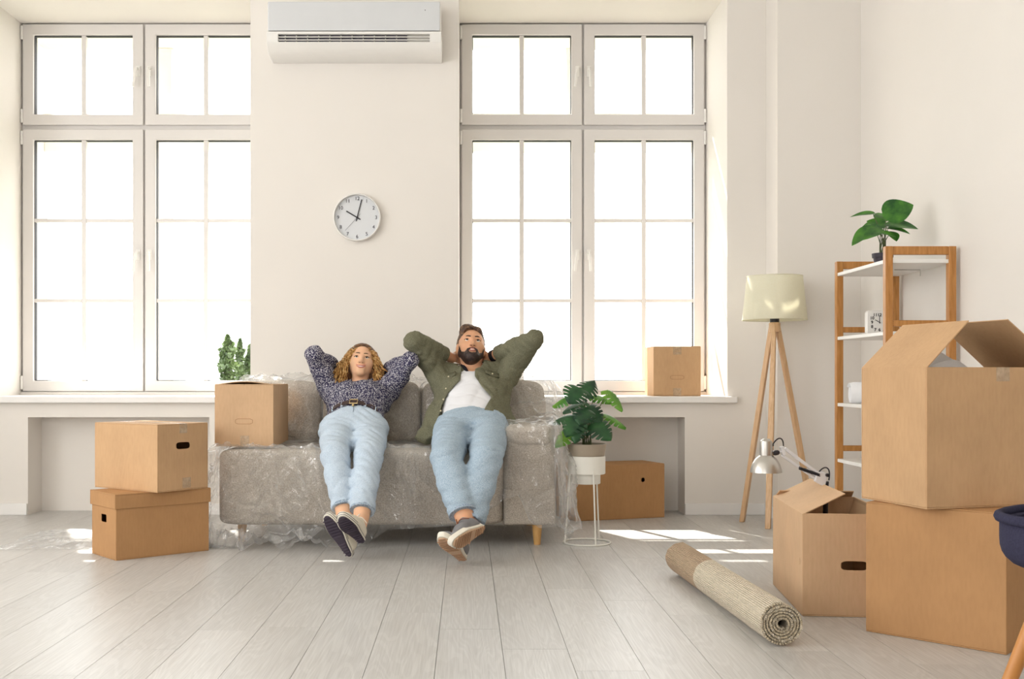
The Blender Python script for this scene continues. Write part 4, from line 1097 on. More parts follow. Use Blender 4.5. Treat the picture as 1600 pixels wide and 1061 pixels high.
part('arm_base', superbox((0.317, (SYF+SYB)/2, 0.195), (0.134, (SYB-SYF)/2-0.005, 0.095), 0.12, n=48, m=20), M['sofa'], sofa, smooth=50)
part('arm', superbox((0.315, 5.93, 0.40), (0.135, 0.425, 0.155), 0.22, n=48, m=24), M['sofa'], sofa, smooth=60)
part('arm_pad', superbox((0.315, 5.885, 0.553), (0.142, 0.395, 0.056), 0.42, n=48, m=24, noise=0.02), M['sofa'], sofa, smooth=70)
part('back_panel', superbox(((SX0+SX1)/2, 6.29, 0.46), ((SX1-SX0)/2, 0.07, 0.33), 0.14, n=64, m=20), M['sofa'], sofa, smooth=50)
for i, (a, b) in enumerate(((-1.262, -0.815), (-0.808, -0.262), (-0.255, 0.435))):
    part('back_cushion', superbox(((a+b)/2, 6.135, 0.648+0.004*i), ((b-a)/2, 0.088, 0.172), 0.30, tilt=R(13), n=56, m=26, crown=0.18, noise=0.02, seed=i), M['sofa'], sofa, smooth=70)
for x, y in ((SX0+0.10, SYF+0.16), (SX0+0.10, SYB-0.07), (SX1-0.095, SYF+0.055), (SX1-0.095, SYB-0.07)):
    if True:
        part('leg', MB().tube([(x, y, 0.112), (x, y, 0.0)], [0.027, 0.017], 16), M['sofa_leg'], sofa, smooth=50)

# ================================================================ plastic film
def noise2(x, y, seed=0):
    rs = np.random.default_rng(seed); v = 0.0
    for k in range(7):
        a = rs.random()*6.28; f = 3.0*1.6**k; v += math.sin(f*(x*math.cos(a)+y*math.sin(a))+rs.random()*6.28)/(1.25**k)
    return v/3.2
NU, NV = 300, 240
def film_profile(x):
    """points (depth, height) from behind the back, over the seat, to the front hem"""
    arm = max(0.0, min(1.0, (x-0.155)/0.05)); arm = arm*arm*(3-2*arm)
    out = max(0.0, (x-0.445)/0.10)                  # beyond the arm: hangs down outside
    lft = max(0.0, min(1.0, (SX0-0.004-x)/0.075))    # beyond the open left end
    seat = 0.4935*(1-arm)+0.618*arm
    top = 0.842
    if x < -0.52: hem_z, hem_y = 0.006, float(np.interp(x, [-1.34, -1.10, -0.95], [5.50, 5.43, 5.36]))+0.04*math.sin(x*9)
    else:
        hem = float(np.interp(x, [-0.52, -0.40, 0.00, 0.10, 0.20, 0.25, 0.30, 0.36, 0.42, 0.62], [0.01, 0.085, 0.11, 0.17, 0.235, 0.25, 0.13, 0.095, 0.10, 0.11]))
        hem_z, hem_y = hem, 5.478
    P = [(6.40, 0.30), (6.395, 0.62), (6.375, 0.80), (6.31, top), (6.20, top-0.005), (6.115, top-0.05), (6.06, 0.70), (6.015, 0.56+0.13*arm), (5.97, seat+0.015), (5.75, seat+0.004), (5.56, seat-0.002), (5.51, seat-0.02), (5.482, seat-0.075), (5.478, 0.30), (5.47, max(0.12, hem_z))]
    if x < -0.52: P += [(5.44, 0.05), (hem_y+0.04, 0.008), (hem_y-0.05, hem_z)]
    else: P += [(hem_y-0.012, hem_z)]
    if lft > 0: P = [(y, z*(1-lft)**0.6+0.01) for y, z in P]
    return P
def resample(P, n):
    P = np.array(P); d = np.r_[0, np.cumsum(np.hypot(*(P[1:]-P[:-1]).T))]; t = np.linspace(0, d[-1], n)
    return np.c_[np.interp(t, d, P[:, 0]), np.interp(t, d, P[:, 1])]
xs_f = np.linspace(-1.335, 0.447, NU)
G = np.zeros((NU, NV, 3))
for i, x in enumerate(xs_f):
    q = resample(film_profile(float(x)), NV); G[i, :, 0] = x; G[i, :, 1:] = q
# outer right side: extra columns falling from the arm / back edge down outside
side = []
for k in range(1, 40):
    s_ = k/39; col = G[-1].copy()
    for j in range(NV):
        y, z = G[-1, j, 1], G[-1, j, 2]
        bot = 0.115+0.05*math.sin(y*9)
        col[j, 0] = 0.447+0.014+0.062*s_**1.3*(0.6+0.4*math.sin(y*14+1))*(0.35+0.65*(z > 0.2))
        zt_ = z+(bot-z)*s_ if z > bot else z
        col[j, 2] = zt_; col[j, 1] = y-0.02*s_*math.sin(y*23)
    side.append(col)
G = np.concatenate([G, np.array(side)], 0); NUT = G.shape[0]
# settle on the sofa, then crinkle along the normals
from mathutils.bvhtree import BVHTree
TREES = [BVHTree.FromPolygons(v, f) for v, f in SOFA_GEO]
def settle(G, gap):
    for i in range(G.shape[0]):
        for j in range(G.shape[1]):
            p = Vector(G[i, j])
            for t in TREES:
                loc, n, idx, dist = t.find_nearest(p, 0.2)
                if loc is None: continue
                c = (p-loc); out = c.dot(n) > 0
                if not out or dist < gap: p = loc+n*gap if not out else loc+c.normalized()*gap
            G[i, j] = p
    return G
def soften(G, n):
    for it in range(n):
        G[1:-1, 1:-1] = 0.5*G[1:-1, 1:-1]+0.125*(G[:-2, 1:-1]+G[2:, 1:-1]+G[1:-1, :-2]+G[1:-1, 2:])
    return G
for (v_, f_) in SOFA_GEO:      # outward normals for the trees
    pass
G = soften(G, 6); G = settle(G, 0.006); G = soften(G, 3); G = settle(G, 0.006)
du = np.gradient(G, axis=0); dv = np.gradient(G, axis=1); nrm = np.cross(dv, du); nrm /= np.linalg.norm(nrm, axis=2, keepdims=True)+1e-9
if nrm[NU//2, NV//2, 2] < 0: nrm = -nrm
rs = np.random.default_rng(9); h = np.zeros((NUT, NV)); S1 = G[:, :, 0]; arc = np.cumsum(np.linalg.norm(dv, axis=2), axis=1)
for k in range(22):
    a = rs.random()*PI; f = 3+12*rs.random()**1.3; ph = rs.random()*6.28
    mod = np.clip(np.sin(3.1*S1+2.2*arc*np.cos(ph)+ph*3)+0.1, 0, 1)
    w = np.sin(f*(S1*np.cos(a)+arc*np.sin(a))+ph+0.9*np.sin(2.3*S1+3.1*arc+ph))
    h += (1-np.abs(w))**4*mod*0.022
hang = np.clip((0.46-G[:, :, 2])/0.2, 0, 1)+np.clip((G[:, :, 0]-0.43)/0.05, 0, 1)+np.clip((SX0-G[:, :, 0])/0.06, 0, 1)
seatmask = np.where((np.abs(G[:, :, 2]-0.4935) < 0.03) & (G[:, :, 1] > 5.53) & (G[:, :, 0] < 0.2), 0.12, 1.0)
G = G+nrm*((0.7+0.7*np.clip(hang, 0, 1))*h*seatmask+0.001)[:, :, None]
G[:, :, 2] = np.maximum(G[:, :, 2], 0.003)
fs = [(i*NV+j, (i+1)*NV+j, (i+1)*NV+j+1, i*NV+j+1) for i in range(NUT-1) for j in range(NV-1)]
film = part('plastic_sheet', MB().add(G.reshape(-1, 3), fs), M['film'], None, loc=(-0.4, 5.9, 0.0), smooth=50)
props(film, 'clear crinkled plastic sheet draped over the whole sofa', 'plastic sheet')
# heap of film on the floor at the left, behind the stacked boxes
def heap(u, v):
    x = -2.36+1.00*u; y0 = float(np.interp(x, [-2.36, -1.87, -1.75, -1.40], [5.36, 5.37, 5.46, 5.72])); y = y0+(6.04-y0)*v
    e = min(1, 5*u, 5*(1-u)+0.6, 5*v, 5*(1-v)); e = max(0, e)
    z = 0.004+e*(0.018+0.022*abs(noise2(x*2.2, y*2.2, 5)))+0.10*max(0, u-0.55)*e
    return (x+0.03*noise2(y*3, 1, 2), y+0.03*noise2(x*2, 3, 4), z)
hp2 = part('plastic_sheet', MB().grid(heap, 70, 44), M['film'], None, loc=(-1.9, 5.7, 0.0), smooth=60)
props(hp2, 'loose end of clear plastic sheet lying on the floor left of the boxes', 'plastic sheet')
# ================================================================ people: smooth-blended volumes turned into one skin
def axis(lo, hi, step, fine=()):
    pts = [lo]; x = lo
    while x < hi:
        s = step
        for a, b, f in fine:
            if a-1e-9 <= x < b: s = min(s, f)
        x += s; pts.append(x)
    return np.array(pts, dtype=np.float32)
class Field:
    def __init__(s, xs, ys, zs):
        s.ax = (xs, ys, zs); s.V = np.full((len(xs), len(ys), len(zs)), 0.5, np.float32)
    def sub(s, lo, hi):
        sl = []
        for a, l, h in zip(s.ax, lo, hi):
            i0 = max(0, int(np.searchsorted(a, l))-1); i1 = min(len(a), int(np.searchsorted(a, h))+1)
            if i1 <= i0: return None
            sl.append(slice(i0, i1))
        X = s.ax[0][sl[0]][:, None, None]; Y = s.ax[1][sl[1]][None, :, None]; Z = s.ax[2][sl[2]][None, None, :]
        return tuple(sl), X, Y, Z
    def merge(s, sl, d, k, op):
        A = s.V[sl]
        if op == 's': A, d, sg = -A, d, -1
        else: sg = 1
        if k > 0:
            h = np.clip(0.5+0.5*(A-d)/k, 0, 1); r = A*(1-h)+d*h-k*h*(1-h)
        else: r = np.minimum(A, d)
        s.V[sl] = sg*r
    def cone(s, a, b, r1, r2, k=0.02, op='u', cut=None):
        a = np.array(a, np.float32); b = np.array(b, np.float32); m = max(r1, r2)+k+0.03
        q = s.sub(np.minimum(a, b)-m, np.maximum(a, b)+m)
        if q is None: return
        sl, X, Y, Z = q; ba = b-a; L2 = float(ba@ba)+1e-12
        t = np.clip(((X-a[0])*ba[0]+(Y-a[1])*ba[1]+(Z-a[2])*ba[2])/L2, 0, 1)
        d = np.sqrt((X-a[0]-t*ba[0])**2+(Y-a[1]-t*ba[1])**2+(Z-a[2]-t*ba[2])**2)-(r1+(r2-r1)*t)
        for c, n in (cut or []):
            d = np.maximum(d, (X-c[0])*n[0]+(Y-c[1])*n[1]+(Z-c[2])*n[2])
        s.merge(sl, d, k, op)
    def chain(s, pts, rs, k=0.02, cut=None):
        for i in range(len(pts)-1): s.cone(pts[i], pts[i+1], rs[i], rs[i+1], k, cut=cut if i == len(pts)-2 else None)
    def ell(s, c, r, B=None, k=0.02, op='u'):
        c = np.array(c, np.float32); r = np.array(r, np.float32); m = float(r.max())+k+0.03
        q = s.sub(c-m, c+m)
        if q is None: return
        sl, X, Y, Z = q; dx, dy, dz = X-c[0], Y-c[1], Z-c[2]
        if B is not None:
            u = [dx*B[i][0]+dy*B[i][1]+dz*B[i][2] for i in range(3)]
        else: u = [dx+0*dy+0*dz, dy+0*dx+0*dz, dz+0*dx+0*dy]
        k0 = np.sqrt((u[0]/r[0])**2+(u[1]/r[1])**2+(u[2]/r[2])**2); k1 = np.sqrt((u[0]/r[0]**2)**2+(u[1]/r[1]**2)**2+(u[2]/r[2]**2)**2)+1e-9
        s.merge(sl, k0*(k0-1)/k1, k, op)
    def seg(s, a, b, wh1, wh2, side, k=0.03, op='u', cut=None):
        """elliptic tapered segment; half width along side, half thickness across"""
        a = np.array(a, np.float32); b = np.array(b, np.float32); sd = np.array(side, np.float32); ba = b-a; L2 = float(ba@ba)+1e-12
        ax = ba/np.sqrt(L2); sd = sd-ax*(sd@ax); sd /= np.linalg.norm(sd); n = np.cross(ax, sd)
        m = max(wh1[0], wh2[0], wh1[1], wh2[1])+k+0.03
        q = s.sub(np.minimum(a, b)-m, np.maximum(a, b)+m)
        if q is None: return
        sl, X, Y, Z = q
        tt = ((X-a[0])*ba[0]+(Y-a[1])*ba[1]+(Z-a[2])*ba[2])/L2; t = np.clip(tt, 0, 1)
        px, py, pz = X-a[0]-t*ba[0], Y-a[1]-t*ba[1], Z-a[2]-t*ba[2]
        w = wh1[0]+(wh2[0]-wh1[0])*t; h = wh1[1]+(wh2[1]-wh1[1])*t
        u = px*sd[0]+py*sd[1]+pz*sd[2]; v = px*n[0]+py*n[1]+pz*n[2]; e = (px*ax[0]+py*ax[1]+pz*ax[2])
        mn = np.minimum(w, h)
        k0 = np.sqrt((u/w)**2+(v/h)**2+(e/mn)**2); k1 = np.sqrt((u/w**2)**2+(v/h**2)**2+(e/mn**2)**2)+1e-6
        d = k0*(k0-1)/k1
        for c, nn in (cut or []): d = np.maximum(d, (X-c[0])*nn[0]+(Y-c[1])*nn[1]+(Z-c[2])*nn[2])
        s.merge(sl, d, k, op)
    def waves(s, amp, freqs, seed, lo=None, hi=None, sharp=False, dirs=None, spread=0.35):
        lo = lo if lo is not None else [a[0] for a in s.ax]; hi = hi if hi is not None else [a[-1] for a in s.ax]
        sl, X, Y, Z = s.sub(lo, hi); rs = np.random.default_rng(seed); w = 0.0
        near = np.abs(s.V[sl]) < 0.04
        for f in freqs:
            d = rs.normal(size=3)
            if dirs is not None: d = np.array(dirs)+spread*d
            d /= np.linalg.norm(d); ph = rs.random()*6.28; d2 = rs.normal(size=3)
            arg = f*(X*d[0]+Y*d[1]+Z*d[2])+ph+1.3*np.sin(0.35*f*(X*d2[0]+Y*d2[1]+Z*d2[2])+ph*2)
            c = np.sin(arg); w = w+((1-np.abs(c))**2-0.35 if sharp else c)
        s.V[sl] = s.V[sl]+np.where(near, amp*w/len(freqs)**0.5, 0).astype(np.float32)
def surface_nets(F):
    V = F.V; xs, ys, zs = F.ax; ins = V < 0
    n = ins[:-1, :-1, :-1].astype(np.int8)
    cnt = np.zeros(n.shape, np.int8)
    for dx in (0, 1):
        for dy in (0, 1):
            for dz in (0, 1): cnt += ins[dx:ins.shape[0]-1+dx, dy:ins.shape[1]-1+dy, dz:ins.shape[2]-1+dz]
    act = (cnt > 0) & (cnt < 8); I, J, K = np.nonzero(act)
    idx = np.full(act.shape, -1, np.int32); idx[I, J, K] = np.arange(len(I))
    acc = np.zeros((len(I), 3), np.float64); num = np.zeros(len(I))
    C = [(dx, dy, dz) for dx in (0, 1) for dy in (0, 1) for dz in (0, 1)]
    for a in C:
        for ax in range(3):
            if a[ax]: continue
            b = list(a); b[ax] = 1
            va = V[I+a[0], J+a[1], K+a[2]]; vb = V[I+b[0], J+b[1], K+b[2]]; cr = (va < 0) != (vb < 0)
            t = np.where(cr, va/np.where(va == vb, 1, va-vb), 0)
            pa = np.stack([xs[I+a[0]], ys[J+a[1]], zs[K+a[2]]], 1); pb = np.stack([xs[I+b[0]], ys[J+b[1]], zs[K+b[2]]], 1)
            p = pa+(pb-pa)*t[:, None]; acc += np.where(cr[:, None], p, 0); num += cr
    P = acc/num[:, None]; quads = []
    for ax in range(3):
        o = [1 if i != ax else 0 for i in range(3)]
        A = ins[tuple(slice(o[i], -1 if i != ax else None) for i in range(3))] if False else ins
        sA = [slice(None)]*3; sB = [slice(None)]*3; sA[ax] = slice(0, -1); sB[ax] = slice(1, None)
        ch = ins[tuple(sA)] != ins[tuple(sB)]; fl = ins[tuple(sA)]
        E = np.argwhere(ch)
        o1, o2 = [i for i in range(3) if i != ax]
        ok = (E[:, o1] > 0) & (E[:, o2] > 0) & (E[:, o1] < V.shape[o1]-1) & (E[:, o2] < V.shape[o2]-1); E = E[ok]
        def cell(d1, d2):
            c = E.copy(); c[:, o1] -= d1; c[:, o2] -= d2; return idx[c[:, 0], c[:, 1], c[:, 2]]
        q = np.stack([cell(1, 1), cell(0, 1), cell(0, 0), cell(1, 0)], 1)
        flip = fl[E[:, 0], E[:, 1], E[:, 2]]
        if ax == 1: flip = ~flip
        q[~flip] = q[~flip][:, ::-1]; quads.append(q)
    Q = np.concatenate(quads); Q = Q[(Q >= 0).all(1)]
    return P, Q
def sdf_part(name, F, mat, parent, relax=1, kind=None, label=None):
    P, Q = surface_nets(F)
    if relax:
        for _ in range(relax):
            nb = np.zeros_like(P); ct = np.zeros(len(P))
            for k in range(4):
                a, b = Q[:, k], Q[:, (k+1) % 4]
                for c in range(3):
                    nb[:, c] += np.bincount(a, P[b, c], len(P))+np.bincount(b, P[a, c], len(P))
                ct += np.bincount(a, minlength=len(P))+np.bincount(b, minlength=len(P))
            P = P*0.5+0.5*nb/np.maximum(ct, 1)[:, None]
    W = WM[parent]; inv = np.array(W.inverted()); P = P@inv[:3, :3].T+inv[:3, 3]
    me = bpy.data.meshes.new(name); me.from_pydata(P.tolist(), [], Q.tolist()); me.materials.append(mat)
    me.polygons.foreach_set('use_smooth', [True]*len(me.polygons)); me.update()
    o = bpy.data.objects.new(name, me); _link(o, parent, W); props(o, label=label, kind=kind)
    return o

def basis(fwd, up):
    f = vn(fwd); u = Vector(up); u = (u-f*u.dot(f)).normalized(); r = f.cross(u)
    return r, f, u
class Head:
    """head frame: (r, f, u) coordinates -> world; r points to the person's right"""
    def __init__(s, c, fwd, up, sc=1.0):
        s.c = Vector(c); s.r, s.f, s.u = basis(fwd, up); s.sc = sc
        s.B = [tuple(s.r), tuple(s.f), tuple(s.u)]
    def p(s, a, b, c): return s.c+(s.r*a+s.f*b+s.u*c)*s.sc
    def mtx(s):
        m = Matrix.Identity(4)
        for i, v in enumerate((s.r, s.f, s.u)):
            for j in range(3): m[j][i] = v[j]*s.sc
        return Matrix.Translation(s.c) @ m
def head_prims(F, H, g=0.0, male=True, ears=True):
    S = H.sc; E = lambda c, r, k=0.02, op='u': F.ell(H.p(*c), [x*S+g for x in r], H.B, k, op)
    C = lambda a, b, r1, r2, k=0.012: F.cone(H.p(*a), H.p(*b), r1*S+g, r2*S+g, k)
    E((0, -0.015, 0.032), (0.076, 0.097, 0.088))
    E((0, 0.028, -0.012), (0.066, 0.064, 0.090), 0.03)
    if male:
        C((-0.048, 0.005, -0.048), (-0.020, 0.070, -0.090), 0.022, 0.022, 0.025); C((0.048, 0.005, -0.048), (0.020, 0.070, -0.090), 0.022, 0.022, 0.025)
    else:
        C((-0.044, 0.008, -0.042), (-0.010, 0.070, -0.086), 0.019, 0.017, 0.025); C((0.044, 0.008, -0.042), (0.010, 0.070, -0.086), 0.019, 0.017, 0.025)
    E((0, 0.076, -0.089), (0.020, 0.016, 0.014), 0.02)
    for s in (-1, 1):
        E((s*0.044, 0.056, -0.020), (0.024, 0.024, 0.022), 0.025)
        E((s*0.030, 0.080, 0.026), (0.024, 0.010, 0.009 if male else 0.007), 0.015)
        E((s*0.031, 0.094, 0.006), (0.017, 0.012, 0.0078), 0.005, 's')
        E((s*0.011, 0.099, -0.030), (0.009, 0.010, 0.008), 0.008)
        if ears: E((s*0.077, -0.006, -0.008), (0.009, 0.019, 0.031), 0.008)
    C((0, 0.086, 0.016), (0, 0.108, -0.024), 0.0085, 0.0115, 0.012)
    E((0, 0.088, -0.061), (0.028, 0.012, 0.016), 0.015)
def face_details(H, parent, lips, brow_mat, gaze=(0, 1, 0.35), male=True, smile=0.004):
    S = H.sc; Mx = H.mtx()
    for s in (-1, 1):
        c = (s*0.031, 0.0755, 0.006)
        ey = part('eye', MB().sphere(c, 0.0125, 16, 10, mtx=Mx), M['eye_white'], parent, smooth=80)
        g = Vector(gaze).normalized(); ic = Vector(c)+g*0.0070
        part('iris', MB().sphere(ic, 0.0070, 12, 8, mtx=Mx), M['iris'], ey, smooth=80)
        # upper lid and lash line
        lid = [(s*(0.031-0.016+0.032*t), 0.0895-0.006*abs(t-0.5)*2-0.003*t, 0.0075+0.0058*math.sin(PI*t)) for t in np.linspace(0, 1, 9)]
        part('lash', MB().tube([Mx @ Vector(p) for p in lid], 0.0018*S if male else 0.0028*S, 6), M['beard' if male else 'hair_root'], parent, smooth=80)
        bw = [(s*(0.012+0.040*t), 0.0945-0.017*t*t, (0.0245 if male else 0.0268)+(0.0055 if male else 0.0050)*math.sin(PI*min(1, t*0.85+0.1))-0.004*t*t) for t in np.linspace(0, 1, 9)]
        part('eyebrow', MB().tube([Mx @ Vector(p) for p in bw], [S*x for x in ((0.0038, 0.0042, 0.0043, 0.0042, 0.004, 0.0036, 0.003, 0.0024, 0.0014) if male else (0.0028, 0.0034, 0.0036, 0.0036, 0.0034, 0.003, 0.0026, 0.002, 0.0012))], 6), brow_mat, parent, smooth=80)
    n = MB()
    for s in (-1, 1): n.sphere((s*0.0085, 0.1035, -0.0365), 0.0042, 10, 6, (1.1, 1.0, 0.7), Mx)
    part('nostril', n, M['nostril'], parent, smooth=80)
    w = 0.025 if male else 0.031
    ul = [(x*w, 0.1035-0.010*x*x, -0.0570+smile*x*x*2+0.001*math.cos(x*6)) for x in np.linspace(-1, 1, 13)]
    ll = [(x*w*0.92, 0.1025-0.010*x*x, -0.0695+smile*x*x*2.2+0.004*x*x) for x in np.linspace(-1, 1, 13)]
    rr = [S*(0.0010+(0.0030 if male else 0.0022)*math.sqrt(max(0, 1-x*x))) for x in np.linspace(-1, 1, 13)]
    lp_ = part('lips', MB().tube([Mx @ Vector(p) for p in ul], rr, 8).tube([Mx @ Vector(p) for p in ll], [r_*1.2 for r_ in rr], 8), lips, parent, smooth=80)
    te = [(x*w*0.8, 0.1005-0.011*x*x, -0.0628+smile*x*x*2) for x in np.linspace(-1, 1, 11)]
    part('teeth', MB().tube([Mx @ Vector(p) for p in te], [S*(0.0008+(0.0042 if male else 0.0034)*math.sqrt(max(0, 1-x*x))) for x in np.linspace(-1, 1, 11)], 8), M['teeth'], lp_, smooth=80)
def hand_prims(F, wrist, mid, palm_n, thumb_dir, sc=1.0, g=0.0):
    """flat relaxed hand: palm, four fingers, thumb"""
    w = Vector(wrist); f = (Vector(mid)-w); f.normalize(); n = Vector(palm_n); n = (n-f*n.dot(f)).normalized(); s = f.cross(n)
    if s.dot(Vector(thumb_dir)) < 0: s = -s
    P0 = w+f*0.02*sc; P1 = w+f*0.085*sc
    F.seg(P0, P1, (0.026*sc, 0.014*sc), (0.038*sc, 0.012*sc), s, 0.012)
    for k, (off, ln) in enumerate(((0.030, 0.070), (0.010, 0.080), (-0.010, 0.075), (-0.029, 0.058))):
        b = P1+s*off*sc; m_ = b+f*ln*0.5*sc+n*0.008; e = b+f*ln*0.92*sc+n*0.026*sc
        F.cone(b-f*0.01, m_, 0.0092*sc, 0.0085*sc, 0.004); F.cone(m_, e, 0.0085*sc, 0.007*sc, 0.004)
    tb = P0+s*0.022*sc+f*0.01; tm = tb+s*0.026*sc+f*0.028*sc; te = tm+s*0.010*sc+f*0.030*sc+n*0.008
    F.cone(tb, tm, 0.013*sc, 0.0105*sc, 0.008); F.cone(tm, te, 0.0105*sc, 0.008*sc, 0.004)

def shoe(parent, heel, toe, up, L, mats, side=1, laces=None, name='shoe', stripes=False):
    """heel/toe: sole points in world space; up: from the sole towards the ankle"""
    heel, toe = Vector(heel), Vector(toe); r, f, u = basis(toe-heel, up)     # f along foot, u up
    yv = u.cross(f)
    Mx = Matrix.Identity(4)
    for i, v in enumerate((f, yv, u)):
        for j in range(3): Mx[j][i] = v[j]
    Mx = Matrix.Translation(heel) @ Mx; k = L/0.27
    def outl(g=0.0, n=44):
        pts_ = []
        for i in range(n):
            a = 2*PI*i/n; c, s_ = math.cos(a), math.sin(a)
            x = 0.135+0.135*c; t = x/0.27
            hw = 0.030+0.016*math.sin(PI*min(1, max(0, (t-0.25)/0.95)))-0.004*math.exp(-((t-0.42)/0.12)**2)
            y = hw*math.copysign(abs(s_)**0.72, s_)+side*0.010*math.sin(PI*t)*(t-0.2)
            pts_.append(((x+g*c)*k, (y+g*s_)*k))
        return pts_
    toe_up = lambda x: 0.010*max(0, (x/(0.27*k)-0.72)/0.28)**2*k
    def bend(mb):
        mb.v = [(x, y, z+toe_up(x)) for x, y, z in mb.v]; mb.v = [tuple(Mx @ Vector(p)) for p in mb.v]; return mb
    F = Field(axis(-0.02, 0.30, 0.005), axis(-0.075, 0.075, 0.005), axis(-0.01, 0.15, 0.005))
    F.seg((0.055, 0, 0.035), (0.150, 0, 0.035), (0.036, 0.040), (0.042, 0.034), (0, 1, 0), 0.02)
    F.seg((0.150, 0, 0.035), (0.222, side*0.005, 0.031), (0.042, 0.034), (0.041, 0.026), (0, 1, 0), 0.03)
    F.cone((0.045, 0, 0.05), (0.058, 0, 0.085), 0.035, 0.034, 0.02); F.cone((0.085, 0, 0.05), (0.14, 0, 0.050), 0.032, 0.028, 0.03)
    F.V = np.maximum(F.V, 0.016-F.ax[2][None, None, :])
    F.cone((0.055, 0, 0.085), (0.048, 0, 0.16), 0.028, 0.034, 0.006, 's')
    P, Q = surface_nets(F); mb = MB().add((P*k).tolist(), Q.tolist())
    sh_ = part(name, bend(mb), M[mats[0]], parent, smooth=80)
    part('midsole', bend(MB().prism(outl(0.0035), 0.004*k, 0.030*k)), M[mats[1]], sh_, bevel=0.003)
    part('outsole', bend(MB().prism(outl(-0.004), -0.002*k, 0.010*k)), M[mats[2]], sh_, bevel=0.002)
    # tread bars
    for t in np.linspace(0.06, 0.95, 15):
        if 0.36 < t < 0.46: continue
        x = t*0.27; hw = 0.021+0.013*math.sin(PI*min(1, max(0, (t-0.25)/0.95)))
        if t > 0.9: hw *= 0.6
        part('tread', bend(MB().bar((x*k, (-hw+side*0.010*math.sin(PI*t)*(t-0.2))*k, -0.0022*k), ((x+0.006)*k, (hw+side*0.010*math.sin(PI*t)*(t-0.2))*k, -0.0022*k), 0.0055*k, 0.003)), M[mats[3]], sh_)
    if stripes:
        for z in (0.010, 0.022):
            part('stripe', bend(MB().tube([(x, y, z*k) for x, y in outl(0.0042)], 0.0011, 5, closed=True)), M[mats[2]], sh_)
    lc = MB()
    for i, t in enumerate(np.linspace(0.40, 0.62, 5)):
        x = t*0.27; zz = 0.083-0.02*i/4*1.2
        lc.tube([(x*k, -0.022*k, (zz-0.012)*k), ((x+0.004)*k, 0, zz*k), ((x+(0.01 if i % 2 else -0.004))*k, 0.022*k, (zz-0.012)*k)], 0.0026, 6)
    for s_ in (-1, 1):
        lc.tube(bez([Vector((0.105*k, 0, 0.085*k)), Vector((0.10*k, s_*0.03, 0.115*k)), Vector((0.13*k, s_*0.045, 0.10*k)), Vector((0.112*k, s_*0.006, 0.086*k))], 10), 0.0024, 6)
        lc.tube(bez([Vector((0.105*k, 0, 0.085*k)), Vector((0.11*k, s_*0.03, 0.10*k)), Vector((0.11*k, s_*0.045, 0.08*k)), Vector((0.105*k, s_*0.060, 0.045*k))], 8), 0.0022, 6)
    part('laces', bend(lc), M[laces], sh_, smooth=70)
    return sh_

# ---------------------------------------------------------------- the woman
wom = thing('person', 'person with curly blonde hair, speckled blouse and light jeans lounging on sofa, hands behind head', 'person', (-0.59, 5.66, 0.49))
W = dict(pel=(-0.593, 5.685, 0.585), belt=(-0.592, 5.705, 0.625), chest=(-0.59, 5.86, 0.722), up=(-0.588, 5.955, 0.768),
         shR=(-0.745, 5.975, 0.772), elR=(-0.825, 5.85, 0.972), wrR=(-0.728, 6.055, 0.908), haR=(-0.645, 6.105, 0.925),
         shL=(-0.435, 5.975, 0.778), elL=(-0.308, 5.84, 0.944), wrL=(-0.455, 6.050, 0.890), haL=(-0.530, 6.105, 0.915),
         hipR=(-0.676, 5.69, 0.575), hipL=(-0.508, 5.69, 0.575), knR=(-0.644, 5.31, 0.472), knL=(-0.482, 5.31, 0.474),
         hemR=(-0.589, 5.184, 0.236), hemL=(-0.494, 5.118, 0.226), anR=(-0.563, 5.125, 0.125), anL=(-0.497, 5.07, 0.165))
nW = Vector((0, -0.36, 0.93)).normalized()
Hw = Head((-0.582, 5.985, 0.929), (0.10, -0.89, 0.37), (0.06, 0.4, 1), 0.88)
def body_field(S, H, male, fx, fy, fz, rs):
    lo = np.min([S[k] for k in S], 0)-0.16; hi = np.max([S[k] for k in S], 0)+0.16
    hc = H.c
    F = Field(axis(lo[0], hi[0], 0.009, [(hc.x-0.12, hc.x+0.12, 0.0032)]), axis(lo[1], hi[1], 0.009, [(hc.y-0.15, hc.y+0.16, 0.0036)]), axis(lo[2], hi[2]+0.05, 0.009, [(hc.z-0.16, hc.z+0.15, 0.0032)]))
    t = rs['torso']
    F.seg(S['pel'], S['belt'], t[0], t[1], (1, 0, 0), 0.04); F.seg(S['belt'], S['chest'], t[1], t[2], (1, 0, 0), 0.04); F.seg(S['chest'], S['up'], t[2], t[3], (1, 0, 0), 0.04)
    for s in 'RL':
        F.cone(S['up'], S['sh'+s], 0.05, 0.042, 0.03)
        F.chain([S['sh'+s], S['el'+s], S['wr'+s]], [rs['ua'], rs['el'], rs['wr']], 0.012)
        F.chain([S['hip'+s], S['kn'+s], S['an'+s]], [rs['th'], rs['kn'], rs['an']], 0.015)
        fa = (Vector(S['kn'+s])-Vector(S['an'+s])).normalized()
        F.cone(Vector(S['an'+s])+fa*0.16+Vector((0, 0.012, 0)), Vector(S['an'+s])+fa*0.05, rs['an']*1.35, rs['an']*0.95, 0.03)
    head_prims(F, H, 0, male)
    nb = Vector(S['up'])+Vector((0, 0.01, 0.0)); F.cone(nb, H.p(0, -0.02, -0.045), rs['nk']*1.1, rs['nk'], 0.022)
    F.cone(nb, H.p(0, 0.012, -0.07), rs['nk']*0.8, rs['nk']*0.75, 0.03)
    for s, sg in (('R', 1), ('L', -1)):
        hand_prims(F, S['wr'+s], S['ha'+s], H.c-Vector(S['ha'+s]), (0, 0, -1), 0.92 if not male else 1.0)
    return F
